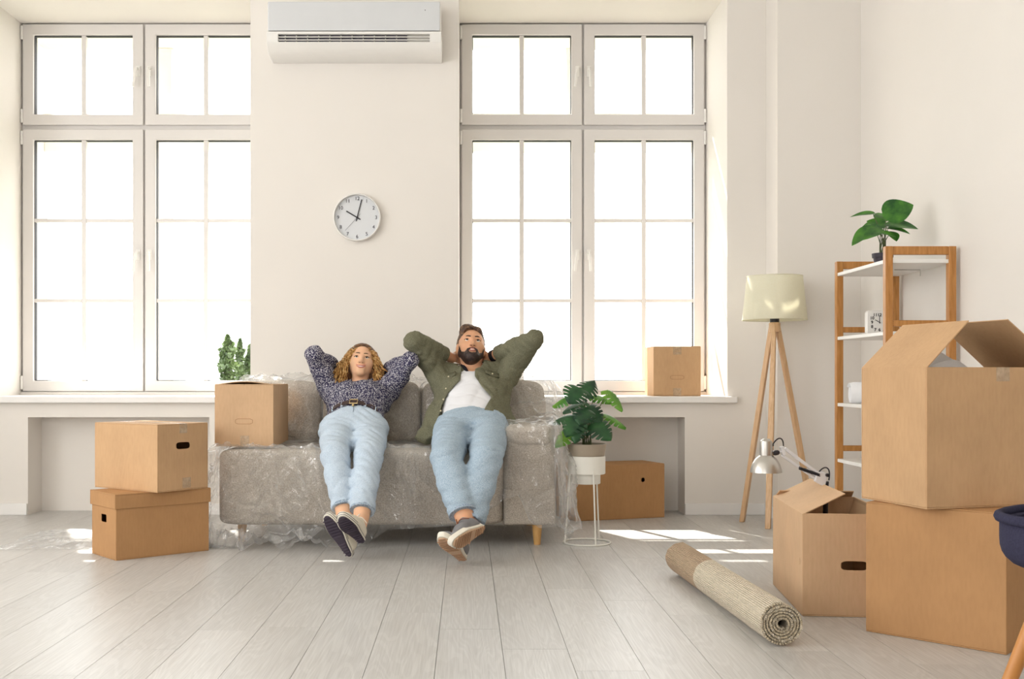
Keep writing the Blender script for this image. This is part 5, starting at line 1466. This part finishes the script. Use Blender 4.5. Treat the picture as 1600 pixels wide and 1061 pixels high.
F = body_field(W, Hw, False, 0, 0, 0, dict(torso=((0.135, 0.085), (0.115, 0.075), (0.125, 0.080), (0.11, 0.065)), ua=0.036, el=0.031, wr=0.023, th=0.068, kn=0.047, an=0.031, nk=0.044))
sdf_part('body', F, M['skin_w'], wom)
face_details(Hw, wom, M['lips_w'], M['hair_root'], (0.05, 1, 0.16), False, 0.0052)

# blouse
lo = (-0.93, 5.60, 0.52); hi = (-0.22, 6.16, 1.06)
F = Field(axis(lo[0], hi[0], 0.006), axis(lo[1], hi[1], 0.006), axis(lo[2], hi[2], 0.006))
axw = (Vector(W['chest'])-Vector(W['belt'])).normalized()
F.seg(Vector(W['belt'])-axw*0.02, W['chest'], (0.145, 0.098), (0.158, 0.100), (1, 0, 0), 0.03)
F.seg(W['chest'], W['up'], (0.158, 0.100), (0.130, 0.078), (1, 0, 0), 0.04)
for s in (-1, 1): F.ell(Vector(W['chest'])+nW*0.062+Vector((s*0.066, 0.0, 0.0)), (0.058, 0.060, 0.050), None, 0.04)
for s in 'RL':
    sh0 = Vector(W['sh'+s]); el = Vector(W['el'+s]); wr = Vector(W['wr'+s]); cf = el+(wr-el)*0.80
    F.cone(Vector(W['up']), sh0, 0.066, 0.058, 0.04)
    F.chain([sh0, sh0+(el-sh0)*0.5, el], [0.060, 0.050, 0.044], 0.03)
    F.cone(Vector(W['chest'])+Vector((0.11 if s == 'L' else -0.11, 0.02, 0)), sh0+(el-sh0)*0.3, 0.06, 0.048, 0.04)
    dn = (wr-el).normalized()
    F.cone(el, cf, 0.044, 0.040, 0.015, cut=[(cf, dn)])
F.waves(0.004, [38, 52, 70], 3); F.waves(0.006, [50, 66, 84], 11, sharp=True)
nb = Vector(W['up'])+Vector((0, -0.035, 0.05)); F.cone(nb, Hw.p(0, -0.0, -0.08), 0.052, 0.06, 0.01, 's')
# lower hem tucked in at the belt
c0 = Vector(W['belt']); F.V = np.maximum(F.V, -((F.ax[1][None, :, None]-c0.y)*axw.y+(F.ax[2][None, None, :]-c0.z)*axw.z-0.014+0.7*np.clip(np.abs(F.ax[0][:, None, None]-c0.x-0.012)-0.065, 0, 0.09)))
bl = sdf_part('blouse', F, M['blouse'], wom)
for s in 'RL':
    el = Vector(W['el'+s]); wr = Vector(W['wr'+s]); dn = (wr-el).normalized(); cf = el+(wr-el)*0.80
    part('cuff', MB().tube([cf-dn*0.030, cf-dn*0.026, cf+dn*0.002, cf+dn*0.004], [0.036, 0.0425, 0.0425, 0.036], 18), M['blouse_dark'] if 'blouse_dark' in M else M['blouse'], bl, smooth=60)
colp = []
for k in range(13):
    a = R(-150+k*25); q = Vector(W['up'])+Vector((0.058*math.sin(a), -0.030-0.0*math.cos(a)-0.045*math.cos(a)*0.8, 0.058-0.012*math.cos(a)))
    colp.append(q)
part('collar', MB().tube(colp, [0.006]+[0.013]*11+[0.006], 8), M['blouse'], bl, smooth=80)

# jeans
def jeans(S, name, mat, parent, waist, hip, th, kn, hem_r, axv, seed, voxel=0.0065, calf=None):
    lo = np.min([S[k] for k in ('belt', 'hipR', 'hipL', 'knR', 'knL', 'hemR', 'hemL')], 0)-0.13; hi = np.max([S[k] for k in ('belt', 'hipR', 'hipL', 'knR', 'knL')], 0)+0.14
    F = Field(axis(lo[0], hi[0], voxel), axis(lo[1], hi[1], voxel), axis(lo[2], hi[2], voxel))
    be = Vector(S['belt']); pe = Vector(S['pel'])
    F.seg(be, pe, waist, hip, (1, 0, 0), 0.03)
    F.seg(pe, pe+Vector((0, -0.03, -0.015)), hip, (hip[0]*0.97, hip[1]*0.92), (1, 0, 0), 0.03)
    for s in 'RL':
        h_, k_, m_ = Vector(S['hip'+s]), Vector(S['kn'+s]), Vector(S['hem'+s])
        F.cone(h_, h_+(k_-h_)*0.5, th, th*0.90, 0.035); F.cone(h_+(k_-h_)*0.5, k_, th*0.90, kn, 0.02)
        dn = (m_-k_).normalized()
        F.cone(k_, k_+(m_-k_)*0.45, kn, kn*0.98, 0.02); F.cone(k_+(m_-k_)*0.45, m_+dn*0.03, kn*0.98, hem_r, 0.015, cut=[(m_, dn)])
    F.waves(0.003, [26, 38], seed); F.waves(0.0085, [38, 50, 66], seed+1, sharp=True, hi=[9, S['hipR'][1]+0.02, 9], dirs=(0.1, 0.6, 0.75), spread=0.25)
    F.waves(0.0030, [80, 100, 120], seed+5, sharp=True, hi=[9, 9, S['hemR'][2]+0.12])
    for s in 'RL':
        k_, m_ = Vector(S['kn'+s]), Vector(S['hem'+s]); dn = (m_-k_).normalized()
        F.cone(m_+dn*0.05, m_-dn*0.03, hem_r*0.84, hem_r*0.72, 0.004, 's')
    F.V = np.maximum(F.V, (F.ax[1][None, :, None]-be.y)*axv.y+(F.ax[2][None, None, :]-be.z)*axv.z-0.012)
    j = sdf_part(name, F, mat, parent, relax=2)
    for s in 'RL':
        k_, m_ = Vector(S['kn'+s]), Vector(S['hem'+s]); dn = (m_-k_).normalized()
        part('hem', MB().tube([m_-dn*0.016, m_-dn*0.014, m_+dn*0.001, m_+dn*0.003, m_+dn*0.001], [hem_r*0.985, hem_r+0.003, hem_r+0.004, hem_r+0.001, hem_r*0.90], 26, caps=False), M['denim_hem'], j, smooth=60)
    return j
jw = jeans(W, 'jeans', M['denim'], wom, (0.132, 0.092), (0.165, 0.105), 0.088, 0.067, 0.055, axw, 21)
# belt with buckle
bc = Vector(W['belt'])+axw*0.002; bp = []
for k in range(40):
    a = 2*PI*k/40; bp.append(bc+Vector((1, 0, 0))*0.142*math.cos(a)+nW*0.1035*math.sin(a))
mbb = MB(); vs = []
for p in bp:
    o_ = (p-bc).normalized()
    for dz, e in ((-0.015, 0), (0.015, 0), (0.015, 0.004), (-0.015, 0.004)): vs.append(p+axw*dz+o_*e)
fs = [(i*4+j, i*4+(j+1) % 4, ((i+1) % 40)*4+(j+1) % 4, ((i+1) % 40)*4+j) for i in range(40) for j in range(4)]
bt = part('belt', mbb.add(vs, fs), M['brown_belt'], wom, smooth=40)
bk = bc+nW*0.109
part('buckle', MB().tube([bk+Vector((x, 0, 0))+axw*y for x, y in ((-0.02, -0.018), (0.02, -0.018), (0.02, 0.018), (-0.02, 0.018))], 0.003, 6, closed=True), M['gold'], bt, smooth=40)
lp2 = MB()
for a in (40, 65, 115, 140):
    a = R(a); q = bc+Vector((1, 0, 0))*0.145*math.cos(a)+nW*0.104*math.sin(a); lp2.bar(q-axw*0.022, q+axw*0.018, 0.010, 0.004, nW)
part('belt_loops', lp2, M['denim'], jw, bevel=0.001)
fly = bc+nW*0.100-axw*0.02
part('fly_seam', MB().tube([fly+axw*0.005, fly-axw*0.03+Vector((0.004, 0, 0))-nW*0.006, fly-axw*0.07-nW*0.035], 0.0028, 6), M['denim_hem'], jw, smooth=60)
part('jeans_button', MB().sphere(bc+nW*0.104-axw*0.028, 0.007, 10, 6), M['gold'], jw, smooth=80)
# shoes
shoe(wom, (-0.5465, 5.085, 0.012), (-0.650, 4.995, 0.205), (0.35, 0.85, 0.55), 0.245, ('shoe_cream', 'rubber', 'dark_sole', 'dark_tread'), side=1, laces='rubber', stripes=True)
shoe(wom, (-0.4820, 5.030, 0.085), (-0.560, 4.845, 0.222), (-0.10, 0.6, 0.9), 0.245, ('shoe_cream', 'rubber', 'dark_sole', 'dark_tread'), side=-1, laces='rubber', stripes=True)

# curly hair: a cap of roots and many spiral curls
F = Field(axis(Hw.c.x-0.17, Hw.c.x+0.17, 0.005), axis(Hw.c.y-0.13, Hw.c.y+0.16, 0.005), axis(Hw.c.z-0.20, Hw.c.z+0.15, 0.005))
F.ell(Hw.p(0, -0.026, 0.036), (0.083, 0.098, 0.091), Hw.B, 0.01)
for s in (-1, 1):
    F.cone(Hw.p(s*0.062, -0.012, 0.04), Hw.p(s*0.098, -0.035, -0.075), 0.034, 0.050, 0.03)
F.cone(Hw.p(0, -0.085, 0.0), Hw.p(0, -0.11, -0.10), 0.07, 0.065, 0.03)
F.ell(Hw.p(0, 0.085, -0.012), (0.062, 0.075, 0.098), Hw.B, 0.012, 's')
F.cone(Hw.p(0, 0.03, -0.06), Hw.p(0, 0.05, -0.2), 0.050, 0.05, 0.01, 's')
F.waves(0.004, [80, 110, 150], 8, sharp=True)
hair = sdf_part('hair', F, M['hair_root'], wom)
mb = MB(); rs = np.random.default_rng(12)
for i in range(480):
    side_ = -1 if i % 2 else 1
    back_ = rs.random()
    th0 = rs.uniform(-0.25, 0.5)
    root = Vector((side_*rs.uniform(0.012, 0.078), rs.uniform(-0.08, 0.062), rs.uniform(0.02, 0.108)))
    # push root to the cap surface
    q = Vector(((root.x)/0.083, (root.y+0.026)/0.100, (root.z-0.036)/0.092)); q.normalize()
    root = Vector((q.x*0.084, -0.026+q.y*0.099, 0.036+q.z*0.092))
    if root.y > 0.055 and abs(root.x) < 0.030: continue
    out = rs.uniform(0.082, 0.165); fwd_ = rs.uniform(-0.10, 0.062); low = rs.uniform(-0.205, -0.05)
    end = Vector((side_*out, fwd_, low)); mid = Vector((side_*max(abs(root.x)+0.016, rs.uniform(0.082, 0.108)), (root.y+fwd_)/2, rs.uniform(0.0, 0.055)))
    base = bez([root, root+q*0.016, mid, end], 26)
    ph = rs.random()*6.28; tw = rs.uniform(3.0, 5.5); cr_ = rs.uniform(0.006, 0.013)
    pts_ = []
    for j, p in enumerate(base):
        t = j/26; r_ = cr_*min(1, t*2.2); a = ph+tw*2*PI*t
        wp = Hw.p(p.x+r_*math.cos(a), p.y+r_*math.sin(a), p.z+0.4*r_*math.sin(a*1.3)); pts_.append(wp)
    mb.tube(pts_, [0.0038*(1-0.5*j/26)+0.0006 for j in range(27)], 5, caps=False)
part('curls', mb, M['hair_w'], hair, smooth=80, kind='stuff')

# ---------------------------------------------------------------- the man
man = thing('person', 'bearded person in open olive shirt, white t-shirt and jeans lounging, hands behind head', 'person', (0.02, 5.62, 0.49))
S = dict(pel=(0.022, 5.66, 0.585), belt=(0.023, 5.69, 0.615), chest=(0.028, 5.87, 0.765), up=(0.034, 5.97, 0.850),
         shR=(-0.145, 5.995, 0.862), elR=(-0.288, 5.83, 1.045), wrR=(-0.085, 6.035, 0.960), haR=(-0.01, 6.115, 0.985),
         shL=(0.213, 5.995, 0.868), elL=(0.360, 5.83, 1.060), wrL=(0.122, 6.035, 0.962), haL=(0.055, 6.115, 0.985),
         hipR=(-0.072, 5.67, 0.58), hipL=(0.118, 5.67, 0.58), knR=(-0.098, 5.22, 0.462), knL=(0.088, 5.22, 0.462),
         hemR=(-0.020, 5.032, 0.220), hemL=(0.018, 5.058, 0.185), anR=(-0.002, 4.992, 0.172), anL=(-0.022, 4.998, 0.098))
axm = (Vector(S['chest'])-Vector(S['belt'])).normalized(); nM = Vector((0, -axm.z, axm.y))
Hm = Head((0.0205, 5.995, 1.012), (0.10, -0.86, 0.45), (0.05, 0.45, 1), 0.96)
F = body_field(S, Hm, True, 0, 0, 0, dict(torso=((0.15, 0.095), (0.135, 0.088), (0.15, 0.095), (0.13, 0.075)), ua=0.044, el=0.037, wr=0.028, th=0.078, kn=0.053, an=0.036, nk=0.054))
sdf_part('body', F, M['skin_m'], man)
face_details(Hm, man, M['lips_m'], M['beard'], (0.05, 1, 0.20), True, 0.002)
# beard and hair on a fine grid around the head
fa = lambda: Field(axis(Hm.c.x-0.13, Hm.c.x+0.13, 0.0036), axis(Hm.c.y-0.16, Hm.c.y+0.18, 0.0036), axis(Hm.c.z-0.17, Hm.c.z+0.19, 0.0036))
F = fa(); head_prims(F, Hm, 0.0055, True, ears=False)
F.cone(Hm.p(0, 0.030, -0.085), Hm.p(0, 0.078, -0.096), 0.038, 0.027, 0.02)
X = F.ax[0][:, None, None]-Hm.c.x; Y = F.ax[1][None, :, None]-Hm.c.y; Z = F.ax[2][None, None, :]-Hm.c.z
a_ = X*Hm.r.x+Y*Hm.r.y+Z*Hm.r.z; b_ = X*Hm.f.x+Y*Hm.f.y+Z*Hm.f.z; c_ = X*Hm.u.x+Y*Hm.u.y+Z*Hm.u.z
line = np.interp(np.abs(a_).ravel(), [0, 0.016, 0.026, 0.040, 0.056, 0.066, 0.08], [-0.080, -0.078, -0.054, -0.066, -0.052, -0.026, 0.0]).reshape(a_.shape)
must = np.maximum(np.maximum(np.abs(a_)-0.030, c_+0.0445+0.28*np.abs(a_)), -(c_+0.0535+0.42*np.abs(a_)))
reg = np.minimum(c_-line, np.maximum(must, -(b_-0.05)))
reg = np.maximum(reg, -(b_+0.012))
reg = np.maximum(reg, -(c_+0.135))
F.V = F.V+0.0042*np.clip((np.abs(a_)-0.028)/0.03, 0, 1)
F.V = np.maximum(F.V, reg*0.8).astype(np.float32); F.waves(0.0012, [300, 420, 520], 4, sharp=True)
sdf_part('beard', F, M['beard'], man)
F = fa(); F.ell(Hm.p(0, -0.020, 0.036), (0.0785, 0.100, 0.092), Hm.B, 0.01)
for s in (-1, 1): F.cone(Hm.p(s*0.070, 0.012, 0.02), Hm.p(s*0.071, 0.012, -0.022), 0.009, 0.007, 0.01)
F.cone(Hm.p(0.042, 0.045, 0.092), Hm.p(-0.030, 0.040, 0.096), 0.026, 0.022, 0.03); F.cone(Hm.p(0.030, 0.03, 0.100), Hm.p(0.01, -0.05, 0.100), 0.030, 0.030, 0.03)
F.ell(Hm.p(-0.004, 0.085, 0.005), (0.072, 0.062, 0.088), Hm.B, 0.008, 's')
F.cone(Hm.p(0, 0.04, -0.05), Hm.p(0, 0.04, -0.2), 0.073, 0.075, 0.01, 's')
for s in (-1, 1): F.ell(Hm.p(s*0.082, 0.0, -0.012), (0.020, 0.024, 0.036), Hm.B, 0.006, 's')
F.V = np.maximum(F.V, -(c_+0.075)).astype(np.float32)
F.waves(0.0022, [120, 170, 230], 6, sharp=True)
mhair = sdf_part('hair', F, M['hair_m'], man)
mb = MB(); rs = np.random.default_rng(5)
for i in range(260):
    t = rs.random(); a0 = -0.052+0.090*t
    zz = 0.092-0.9*(a0-0.0)**2*4.0; yy = 0.052-3.5*a0*a0
    root = Vector((a0, yy-rs.random()*0.075, zz+0.010+0.01*rs.random()))
    lift = 0.016+0.016*rs.random()+0.10*max(0, a0)*1.2; sw = (0.010+0.022*rs.random())*(1.0-0.6*t)
    e1 = root+Vector((sw*0.3, 0.012-0.02*rs.random(), lift*0.9)); e2 = root+Vector((sw, -0.022, lift*1.05)); e3 = root+Vector((sw*1.3, -0.062, lift*0.55))
    mb.tube([Hm.p(*p) for p in bez([root, e1, e2, e3], 9)], [0.0030*(1-0.75*j/9)+0.0004 for j in range(10)], 5, caps=False)
part('strands', mb, M['hair_m'], mhair, smooth=80, kind='stuff')

# white t-shirt
F = Field(axis(-0.20, 0.25, 0.006), axis(5.54, 6.08, 0.006), axis(0.50, 0.95, 0.006))
F.seg(Vector(S['belt'])-axm*0.02, S['chest'], (0.150, 0.102), (0.165, 0.108), (1, 0, 0), 0.03)
F.seg(S['chest'], Vector(S['up'])+axm*0.01, (0.165, 0.108), (0.125, 0.080), (1, 0, 0), 0.03)
F.waves(0.0030, [30, 44, 60], 31); F.waves(0.006, [42, 56, 70], 33, sharp=True)
F.cone(Vector(S['up'])+Vector((0, -0.03, 0.035)), Hm.p(0, 0.0, -0.09), 0.058, 0.066, 0.008, 's')
F.V = np.maximum(F.V, -((F.ax[1][None, :, None]-S['belt'][1])*axm.y+(F.ax[2][None, None, :]-S['belt'][2])*axm.z+0.028))
sdf_part('t_shirt', F, M['tee'], man)

# open olive shirt
F = Field(axis(-0.40, 0.47, 0.006), axis(5.56, 6.18, 0.006), axis(0.485, 1.14, 0.006))
F.seg(Vector(S['belt'])-axm*0.015, S['chest'], (0.172, 0.114), (0.184, 0.122), (1, 0, 0), 0.03)
F.seg(S['chest'], S['up'], (0.184, 0.122), (0.150, 0.092), (1, 0, 0), 0.03)
F.seg((-0.105, 5.87, 0.735), (-0.215, 5.665, 0.535), (0.070, 0.055), (0.062, 0.026), (1, 0, 0.3), 0.03)
F.seg((0.150, 5.87, 0.755), (0.196, 5.72, 0.600), (0.060, 0.060), (0.062, 0.034), (1, 0, -0.2), 0.03)
for s, sg in (('R', -1), ('L', 1)):
    sh0 = Vector(S['sh'+s]); el = Vector(S['el'+s]); wr = Vector(S['wr'+s]); cf = el+(wr-el)*0.78; dn = (wr-el).normalized()
    F.cone(Vector(S['up']), sh0, 0.078, 0.066, 0.035)
    F.chain([sh0, sh0+(el-sh0)*0.5, el], [0.066, 0.054, 0.049], 0.025)
    F.cone(Vector(S['chest'])+Vector((sg*0.13, 0.02, 0)), sh0+(el-sh0)*0.30, 0.062, 0.050, 0.03)
    F.cone(el, cf, 0.049, 0.041, 0.008, cut=[(cf, dn)])
F.waves(0.005, [26, 38, 54], 41); F.waves(0.0085, [44, 58, 72, 90], 43, sharp=True)
X = F.ax[0][:, None, None]; Y = F.ax[1][None, :, None]; Z = F.ax[2][None, None, :]
le = np.interp(F.ax[2], [0.50, 0.60, 0.70, 0.765, 0.84, 0.90], [-0.172, -0.155, -0.135, -0.105, -0.036, -0.030])[None, None, :]
re_ = np.interp(F.ax[2], [0.50, 0.60, 0.67, 0.715, 0.75, 0.80, 0.86, 0.90], [0.072, 0.074, 0.078, 0.105, 0.128, 0.080, 0.040, 0.042])[None, None, :]
front = (Y-S['chest'][1])*nM.y+(Z-S['chest'][2])*nM.z
cut = np.maximum(np.maximum(le-X, X-re_), -(front-0.015))
F.V = np.maximum(F.V, -cut).astype(np.float32)
F.cone(Vector(S['up'])+Vector((0, -0.02, 0.03)), Hm.p(0, 0.0, -0.09), 0.068, 0.072, 0.008, 's')
F.V = np.maximum(F.V, -((Y-S['belt'][1])*axm.y+(Z-S['belt'][2])*axm.z+0.06+0.5*np.clip(np.abs(X-0.02)-0.15, 0, 1)))
shirt = sdf_part('overshirt', F, M['olive'], man)
# placket edges, collar, pocket flaps, buttons
def front_pt(x, z, lift=0.0, rx=0.184, ry=0.122):
    """point on the shirt front above the torso axis for given x and axis height"""
    be, cu = Vector(S['belt']), Vector(S['up']); t = (z-be.z)/(cu.z-be.z); c = be+(cu-be)*t
    q = max(0.0, 1-((x-c.x)/rx)**2); rad = (ry if t < 0.75 else ry-(t-0.75)*0.11)
    return Vector((x, c.y, c.z))+nM*(rad*math.sqrt(q)+lift)
zsl = [0.545, 0.60, 0.65, 0.70, 0.74, 0.77]
pk = MB()
pk.tube([front_pt(float(np.interp(z+0.055, [0.50, 0.60, 0.70, 0.765, 0.84, 0.90], [-0.172, -0.155, -0.135, -0.105, -0.036, -0.030]))-0.004, z, 0.0) for z in zsl], 0.006, 6)
bt_ = MB()
for z in (0.58, 0.63, 0.68, 0.73): bt_.sphere(front_pt(-0.150+0.25*(z-0.58), z, 0.004), 0.005, 8, 5)
part('buttons', bt_, M['button'], shirt, smooth=80)
def pocket(x, z, w, h):
    v = []; n = 7
    for i in range(n):
        u = i/(n-1); xx = x-w/2+w*u
        dz = h*(1-0.35*abs(u-0.5)*2)
        v += [front_pt(xx, z+h*0.1, 0.006), front_pt(xx, z-dz*0.5, 0.010), front_pt(xx, z-dz*0.5, 0.004)]
    f = [(i*3+j, i*3+3+j, i*3+4+j, i*3+1+j) for i in range(n-1) for j in (0, 1)]
    return MB().add(v, f)
for x, z in ((-0.100, 0.800), (0.135, 0.805)):
    pf = part('pocket_flap', pocket(x, z, 0.075, 0.062), M['olive'], shirt, smooth=40); pf.modifiers.new('s', 'SOLIDIFY').thickness = 0.004
    part('pocket_button', MB().sphere(front_pt(x, z-0.018, 0.011), 0.0045, 8, 5), M['button'], shirt, smooth=80)
uc = Vector(S['up'])
for s, pts_ in ((-1, [(-0.062, 0.045, 0.075), (-0.066, -0.01, 0.070), (-0.050, -0.062, 0.052), (-0.030, -0.098, 0.016)]), (1, [(0.062, 0.045, 0.075), (0.066, -0.01, 0.070), (0.052, -0.062, 0.050), (0.030, -0.100, 0.014)])):
    inner = [uc+Vector(p) for p in pts_]; outer = [uc+Vector((p[0]*1.0+s*0.036, p[1]-0.012, p[2]-0.034)) for p in pts_]
    vs = []; fs = []
    for a, b in zip(inner, outer): vs += [a, (a+b)/2+Vector((0, -0.006, 0.012)), b]
    for i in range(3): fs += [(i*3+j, i*3+3+j, i*3+4+j, i*3+1+j) for j in (0, 1)]
    o = part('collar', MB().add(vs, fs), M['olive'], shirt, smooth=60); o.modifiers.new('s', 'SOLIDIFY').thickness = 0.004
    part('collar_band', MB().tube([p+Vector((-s*0.004, 0, 0.0)) for p in inner], 0.010, 7), M['olive_dark'], shirt, smooth=70)
for s in 'RL':
    el = Vector(S['el'+s]); wr = Vector(S['wr'+s]); dn = (wr-el).normalized(); cf = el+(wr-el)*0.78
    part('cuff', MB().tube([cf-dn*0.04, cf-dn*0.036, cf+dn*0.004, cf+dn*0.006], [0.040, 0.0475, 0.0455, 0.038], 18), M['olive'], shirt, smooth=60)
    mdl = el+(wr-el)*0.42+Vector((0, -0.01, 0.046))
    part('sleeve_tab', MB().bar(mdl-dn*0.05, mdl+dn*0.05, 0.018, 0.005, (0, 0, 1)), M['olive_dark'], shirt, bevel=0.002)
wr = Vector(S['wrL']); el = Vector(S['elL']); dn = (wr-el).normalized(); c0 = el+(wr-el)*0.90
part('wristband', MB().tube([c0-dn*0.012, c0-dn*0.010, c0+dn*0.010, c0+dn*0.012], [0.028, 0.0345, 0.0345, 0.028], 18), M['black'], man, smooth=50)
jm = jeans(S, 'jeans', M['denim_man'], man, (0.150, 0.100), (0.175, 0.110), 0.098, 0.074, 0.063, axm, 61)
jc = Vector(S['belt'])-axm*0.0
part('fly_seam', MB().tube([jc+nM*0.103-axm*0.005, jc+nM*0.106-axm*0.035, jc+nM*0.082-axm*0.08], 0.0028, 6), M['denim_hem'], jm, smooth=60)
for sx in (-1, 1):
    pts_ = []
    for t in np.linspace(0, 1, 7):
        a = R(90-sx*(28+38*t)); q = jc+Vector((1, 0, 0))*0.158*math.cos(a)+nM*0.108*math.sin(a)-axm*(0.01+0.055*t*t); pts_.append(q)
    part('pocket_seam', MB().tube(pts_, 0.0026, 6), M['denim_hem'], jm, smooth=60)
shoe(man, (0.082, 5.00, 0.158), (-0.050, 4.775, 0.122), (-0.50, 0.72, 0.38), 0.268, ('shoe_grey', 'rubber', 'gum_sole', 'gum_tread'), side=-1, laces='lace_brown')
shoe(man, (-0.014, 4.998, 0.008), (-0.108, 4.805, 0.125), (0.22, 0.72, 0.62), 0.268, ('shoe_grey', 'rubber', 'gum_sole', 'gum_tread'), side=1, laces='lace_brown')
